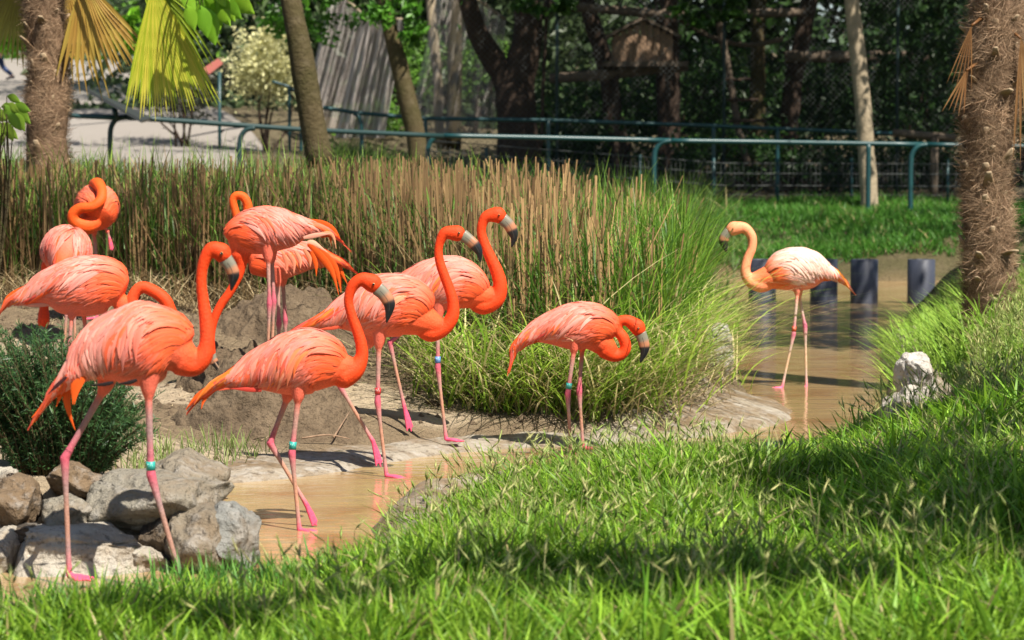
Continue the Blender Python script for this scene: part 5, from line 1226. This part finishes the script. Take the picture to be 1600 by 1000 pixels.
# perches, logs and hut
def log(label, p, q, r, m='log', cat='log', group='logs of the enclosure', name='log', sag=0):
    a_, b_ = A(*p), A(*q); P = np.linspace(a_, b_, 12); P[:, 2] -= sag * np.sin(np.linspace(0, math.pi, 12)); P += (np.stack([fbm(P + 5 * k, 1.2, 2, k) for k in range(3)], 1) - .5) * .12
    mb = MB(); mb.loft(P, r * (1 + (fbm(P, 2.5, 2, 3) - .5) * .3), None, 10); tag(mb.build(name, MAT[m], origin=a_, loc=a_), label, cat, group)
log('thick horizontal log below the wooden hut', (862, 122, 46.6), (1075, 104, 46.9), .10)
log('long bare branch perch crossing above the hut', (850, 6, 47.4), (1255, 18, 47.6), .09, sag=.12)
log('sagging grey rope perch behind the hut roof', (1060, 30, 48), (1225, 62, 48), .05, sag=.25)
log('dark log perch between the crooked trunk and the pale tree', (1225, 92, 48.2), (1450, 88, 48.2), .12)
log('pale upright pole behind the netting', (690, 230, 50.5), (672, -20, 50.5), .10, 'pale_bark', 'pole', 'poles of the enclosure', 'pole')
log('thin dark pole of the netting beside the forked tree', (845, 230, 46.3), (856, -10, 46.3), .035, 'dark_bark', 'pole', 'poles of the enclosure', 'pole')
log('slender grey pole leaning over the dark shrubs', (1165, 260, 47.3), (1120, 20, 47.3), .07, 'log', 'pole', 'poles of the enclosure', 'pole')
for i, (py, L) in enumerate(((125, 46), (158, 50), (190, 56))): log(['upper', 'middle', 'lower'][i] + ' dark rung nailed across the slender grey pole', (1128 + i * 6, py, 47.2), (1128 + i * 6 + L, py, 47.2), .03, 'dark_bark', 'rung', 'rungs on the slender grey pole', 'rung')
c = A(1005, 96, 46.3); root = empty('wooden_hut', c); tag(root, 'small gabled wooden hut of vertical planks raised on a log platform', 'hut'); s = 46.3 / FPX
for i in range(9):
    w = 92 * s / 9; x = c[0] + (-46 + (i + .5) * 92 / 9) * s; hgt = (62 - abs(i - 4) * 5.0) * s; mb = MB(); mb.box((x, c[1] + .012 * (i % 2), c[2] + hgt / 2), (w * .93, .03, hgt), None); mb.build('plank', MAT['wood'], root, False, origin=c)
mb = MB()
for sg in (-1, 1): mb.box((c[0] + sg * 45 * s, c[1] + .45, c[2] + 18 * s), (.03, .84, 36 * s))
mb.box((c[0], c[1] + .87, c[2] + 22 * s), (90 * s, .03, 44 * s)); mb.build('side_wall', MAT['wood'], root, False, origin=c)
for sg in (-1, 1):
    an = sg * R(27); rot = np.array([[math.cos(an), 0, math.sin(an)], [0, 1, 0], [-math.sin(an), 0, math.cos(an)]]); mb = MB(); mb.box((c[0] + sg * 28 * s, c[1] + .4, c[2] + 53 * s), (68 * s, 1.1, .05), rot); mb.build('roof', MAT['log'], root, False, origin=c)
mb = MB(); mb.box((c[0] + 4 * s, c[1] + .4, c[2] - .05), (130 * s, 1.2, .09)); mb.build('platform', MAT['log'], root, False, origin=c)
mb = MB(); 
for sg in (-1, 1): x = c[0] + sg * 40 * s; mb.box((x, c[1] + .4, (c[2] + gz(x, 46.7)) / 2 - .08), (.09, .09, c[2] - gz(x, 46.7)))
mb.build('stilt', MAT['dark_bark'], root, False, origin=c)

# ------------------------------------------------------------------ path, signs, person
xs = np.linspace(0, 1, 60); ys = np.linspace(38.5, 106, 120); V = []
for y in ys:
    xr = -3.6 - (y - 40) * .17 + .5 * math.sin(y * .4); V.append(np.stack([-34 + (xr + 34) * xs, 0 * xs + y, ground_z(-34 + (xr + 34) * xs, 0 * xs + y) + .03], 1))
V = np.concatenate(V); ii = np.arange(60 * 120).reshape(120, 60); q = np.stack([ii[:-1, :-1], ii[:-1, 1:], ii[1:, 1:], ii[1:, :-1]], -1).reshape(-1, 4)
o = obj('path', make_mesh('path', V, q), MAT['path']); tag(o, kind='structure'); o['label'] = 'pale broad visitor path beyond the rail'
c = A(182, 186, 36); root = empty('sign', c); tag(root, 'dark slanted information board mounted on the rail', 'sign', 'information boards')
mb = MB(); P = [A(130, 138, 35.8), A(142, 142, 36.5), A(238, 186, 36.3), A(222, 190, 35.6)]; P = np.array(P); nn = nrm(np.cross(P[1] - P[0], P[3] - P[0])) * .02
mb.add(np.concatenate([P + nn, P - nn]), [(0, 1, 2, 3), (7, 6, 5, 4), (0, 4, 5, 1), (1, 5, 6, 2), (2, 6, 7, 3), (3, 7, 4, 0)], np.array([.03, .033, .033])); mb.build('board', MAT['panel'], root, False, origin=c)
mb = MB(); straight(mb, [A(178, 168, 36), A(182, 186, 36)], .04, 8); mb.build('bracket', MAT['dark_paint'], root, origin=c)
c = A(343, 190, 47); c[2] = gz(c[0], 47); root = empty('sign', c); tag(root, 'small reddish information board on a teal post near the pale bush', 'sign', 'information boards')
mb = MB(); straight(mb, [c, c + [0, 0, .4], A(343, 112, 47)], .03, 8); mb.build('post', MAT['green_paint'], root, origin=c)
mb = MB(); P = np.array([A(316, 108, 46.8), A(340, 92, 47.3), A(348, 100, 47.3), A(326, 117, 46.8)]); nn = nrm(np.cross(P[1] - P[0], P[3] - P[0])) * .02; mb.add(np.concatenate([P + nn, P - nn]), [(0, 1, 2, 3), (7, 6, 5, 4), (0, 4, 5, 1), (1, 5, 6, 2), (2, 6, 7, 3), (3, 7, 4, 0)], np.array([.24, .075, .06])); mb.build('board', MAT['panel'], root, False, origin=c)

# walking person at the edge of the path
Yp = 85.0; c = np.array([xw(2, Yp), Yp, 0]); c[2] = gz(c[0], Yp) + .03; root = empty('person', c); tag(root, 'person in a pink top and dark blue trousers walking on the path', 'person')
mb = MB(); SKN = np.array([.45, .26, .18]); JN = np.array([.03, .05, .12]); PKc = np.array([.75, .06, .28])
def w_(x, y, z): return np.array([x, y, z]) + c
mb.loft(cr(np.array([w_(0, 0, .84), w_(0, 0, .98), w_(-.01, 0, 1.18), w_(-.02, 0, 1.36), w_(-.03, 0, 1.45)]), 14), np.interp(np.linspace(0, 1, 14), [0, .3, .7, .92, 1], [.14, .13, .17, .17, .07]), np.interp(np.linspace(0, 1, 14), [0, .3, .7, .92, 1], [.12, .10, .13, .11, .06]), 14, C=SKN)
mb.loft([w_(-.03, 0, 1.40), w_(-.04, 0, 1.48), w_(-.05, 0, 1.54)], .055, None, 10, C=SKN)
hd = [w_(-.05, 0, 1.47), w_(-.055, 0, 1.50), w_(-.06, 0, 1.56), w_(-.06, 0, 1.62), w_(-.055, 0, 1.67), w_(-.05, 0, 1.70)]; mb.loft(hd, [.03, .065, .08, .085, .065, .02], [.03, .075, .095, .10, .075, .02], 14, C=SKN)
mb.loft([w_(-.15, 0, 1.55), w_(-.165, 0, 1.565), w_(-.178, 0, 1.545)], [.012, .014, .006], None, 8, C=SKN)
for sg, kx, fx, lift in ((1, .10, .42, .10), (-1, -.16, -.30, .03)):
    mb.loft(cr(np.array([w_(0, sg * .09, .90), w_(kx, sg * .09, .48 + lift * .3), w_(fx, sg * .09, .08 + lift)]), 12), np.linspace(.088, .045, 12), None, 12, C=SKN)
    mb.loft([w_(fx + .03, sg * .09, .09 + lift), w_(fx - .08, sg * .09, .04 + lift), w_(fx - .19, sg * .09, .03 + lift * .6)], [.045, .045, .03], [.045, .035, .022], 10, C=SKN)
for sg, ex, hx in ((1, -.10, -.28), (-1, .12, .10)):
    mb.loft(cr(np.array([w_(-.02, sg * .19, 1.38), w_(ex, sg * .24, 1.12), w_(hx, sg * .22, .90)]), 10), np.linspace(.052, .032, 10), None, 10, C=SKN); 
    for fg in range(5): h_ = w_(hx, sg * .22, .90); mb.loft([h_, h_ + np.array([-.03 + .012 * fg, (fg - 2) * .014, -.06]), h_ + np.array([-.05 + .01 * fg, (fg - 2) * .014, -.11])], [.02, .011, .008], None, 6, C=SKN)
tmp = obj('tmp', mb.mesh('tmp', origin=c), None); md = tmp.modifiers.new('r', 'REMESH'); md.mode = 'VOXEL'; md.voxel_size = .014; ms = tmp.modifiers.new('s', 'SMOOTH'); ms.iterations = 3
me = bpy.data.meshes.new_from_object(tmp.evaluated_get(bpy.context.evaluated_depsgraph_get())); bpy.data.objects.remove(tmp); me.materials.clear()
for q_ in list(me.color_attributes): me.color_attributes.remove(q_)
ca = me.color_attributes.new('Col', 'FLOAT_COLOR', 'POINT'); ca.data.foreach_set('color', np.tile([*SKN, 1], len(me.vertices)).astype(np.float32)); me.polygons.foreach_set('use_smooth', np.full(len(me.polygons), True)); obj('body', me, MAT['cloth'], root)
mb = MB(); mb.loft(cr(np.array([w_(0, 0, .90), w_(0, 0, 1.0), w_(-.01, 0, 1.18), w_(-.02, 0, 1.36), w_(-.03, 0, 1.43)]), 12), np.interp(np.linspace(0, 1, 12), [0, .3, .7, .92, 1], [.175, .16, .195, .19, .09]), np.interp(np.linspace(0, 1, 12), [0, .3, .7, .92, 1], [.15, .13, .15, .13, .08]), 14, C=PKc, cap=False)
for sg, ex in ((1, -.06), (-1, .07)): mb.loft([w_(-.02, sg * .16, 1.39), w_(-.03 + ex * .3, sg * .21, 1.28), w_(-.02 + ex, sg * .235, 1.16)], [.075, .072, .07], None, 10, C=PKc)
mb.build('shirt', MAT['cloth'], root, origin=c)
mb = MB(); mb.loft([w_(0, 0, .80), w_(0, 0, .88), w_(0, 0, .96)], [.15, .17, .155], [.13, .14, .125], 14, C=JN)
for sg, kx, fx, lift in ((1, .10, .42, .10), (-1, -.16, -.30, .03)): mb.loft(cr(np.array([w_(0, sg * .09, .90), w_(kx, sg * .09, .48 + lift * .3), w_(fx * .95, sg * .09, .13 + lift)]), 12), np.linspace(.105, .062, 12), None, 12, C=JN)
mb.build('trousers', MAT['cloth'], root, origin=c)
mb = MB()
for sg, fx, lift in ((1, .42, .10), (-1, -.30, .03)): mb.loft([w_(fx + .06, sg * .09, .06 + lift), w_(fx - .06, sg * .09, .05 + lift), w_(fx - .22, sg * .09, .03 + lift * .6)], [.05, .055, .035], [.05, .045, .028], 10, C=np.array([.02, .02, .03]))
mb.build('shoes', MAT['cloth'], root, origin=c)
mb = MB(); mb.loft([w_(-.04, 0, 1.52), w_(-.03, 0, 1.60), w_(-.03, 0, 1.68), w_(-.045, 0, 1.73)], [.07, .10, .09, .03], [.08, .11, .10, .03], 12, C=np.array([.05, .03, .02])); mb.build('hair', MAT['cloth'], root, origin=c)

# ------------------------------------------------------------------ background shrubs and wood
def shrub(label, px, py, Y, rad, n, ca, cb, leaf, seed, group='shrubs of the enclosure'):
    c = A(px, py, Y); g = gz(c[0], c[1]); b = np.array([c[0], c[1], g]); root = empty('shrub', b); tag(root, label, 'shrub', group)
    P, kf = cloud(c, rad, n, cl=.2, ncl=max(14, n // 40), seed=seed, shell=.1); P[:, 2] = np.maximum(P[:, 2], g + .05)
    obj('foliage', leaf_mesh('foliage', P - b, leaf, crown_cols(n, kf, ca, cb)), MAT['leaf'], root)
    mb = MB()
    for k in range(6): q = P[rng.integers(0, n)]; mb.loft(cr(np.array([b + [rng.normal(0, .08), rng.normal(0, .08), -.05], (b + q) / 2 + rng.normal(0, .1, 3), q]), 8), np.linspace(.03, .008, 8), None, 6)
    mb.build('stem', MAT['dark_bark'], root, origin=b)
shrub('bush of pale yellow-white variegated leaves by the leaning trunk', 412, 98, 49, (.66, .55, .75), 4200, (.55, .53, .24), (.78, .76, .46), .09, 1, 'shrubs by the path')
shrub('dark purple-green low bush under the hanging fan leaf', 285, 140, 50, (1.0, .7, .55), 1500, (.03, .035, .025), (.08, .08, .05), .12, 2, 'shrubs by the path')
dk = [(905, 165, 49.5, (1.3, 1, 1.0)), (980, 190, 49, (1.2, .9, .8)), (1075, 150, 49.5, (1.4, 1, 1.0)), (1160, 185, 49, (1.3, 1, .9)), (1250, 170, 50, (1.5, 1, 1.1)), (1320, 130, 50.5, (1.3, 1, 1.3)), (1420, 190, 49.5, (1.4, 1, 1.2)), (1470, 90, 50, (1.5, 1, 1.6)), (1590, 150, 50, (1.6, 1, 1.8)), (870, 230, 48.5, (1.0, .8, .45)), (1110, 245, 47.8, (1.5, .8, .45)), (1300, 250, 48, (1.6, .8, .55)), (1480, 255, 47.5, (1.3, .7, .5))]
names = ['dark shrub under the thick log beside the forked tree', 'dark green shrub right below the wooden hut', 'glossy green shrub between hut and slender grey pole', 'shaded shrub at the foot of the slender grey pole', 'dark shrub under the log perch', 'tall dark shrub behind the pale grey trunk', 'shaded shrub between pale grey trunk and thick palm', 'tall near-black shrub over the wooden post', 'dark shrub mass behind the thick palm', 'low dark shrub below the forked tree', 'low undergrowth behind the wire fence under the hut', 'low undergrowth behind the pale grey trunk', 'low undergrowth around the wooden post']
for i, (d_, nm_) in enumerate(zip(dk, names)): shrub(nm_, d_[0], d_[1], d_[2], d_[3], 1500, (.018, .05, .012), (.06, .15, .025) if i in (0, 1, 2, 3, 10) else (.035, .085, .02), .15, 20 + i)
for i, (px, py, Y, rad, lb) in enumerate([(575, 190, 53, (.9, .6, .5), 'green shrub showing behind the pale sunlit net'), (735, 100, 54, (.8, .6, .7), 'light green shrub between the net and the forked tree'), (640, 110, 55, (.8, .6, .7), 'fresh green shrub glowing behind the brown trunk')]): shrub(lb, px, py, Y, rad, 800, (.06, .16, .02), (.15, .30, .04), .13, 60 + i, 'shrubs behind the nets')
def wood(name, label, n, x0, x1, y0, y1, zlo, zhi, ca, cb, leaf, seed):
    r_ = np.random.default_rng(seed); ncl = n // 50; cx = r_.uniform(x0, x1, ncl); cy = r_.uniform(y0, y1, ncl); cz = r_.uniform(zlo, zhi, ncl); k = r_.integers(0, ncl, n)
    P = np.stack([cx[k], cy[k], cz[k]], 1) + r_.normal(0, 1, (n, 3)) * [.9, .8, .7]; P[:, 2] = np.maximum(P[:, 2], ground_z(P[:, 0], P[:, 1]) + .1)
    tag(obj(name, leaf_mesh(name, P, leaf, crown_cols(n, k * 7919 % 97 / 97.0, ca, cb)), MAT['leaf']), label, kind='stuff')
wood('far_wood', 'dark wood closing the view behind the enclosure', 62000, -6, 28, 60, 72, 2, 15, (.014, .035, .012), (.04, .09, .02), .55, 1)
wood('far_wood', 'sunlit trees beyond the visitor path', 30000, -38, -5, 107, 118, 6, 24, (.08, .22, .02), (.22, .45, .04), .55, 2)  # sunlight on these trees is put into the brighter leaf colour
wood('far_wood', 'grey-green shaded trees behind the nets', 16000, -9, 2, 57, 62, 2.4, 9, (.035, .06, .03), (.10, .15, .06), .34, 3)  # shade on these trees is put into the duller leaf colour
wood('far_wood', 'bright trees at the side of the path', 5000, -13.6, -8.5, 74, 84, 5.6, 13, (.08, .22, .02), (.24, .48, .04), .42, 4)  # leaf colour brightened to carry the sun
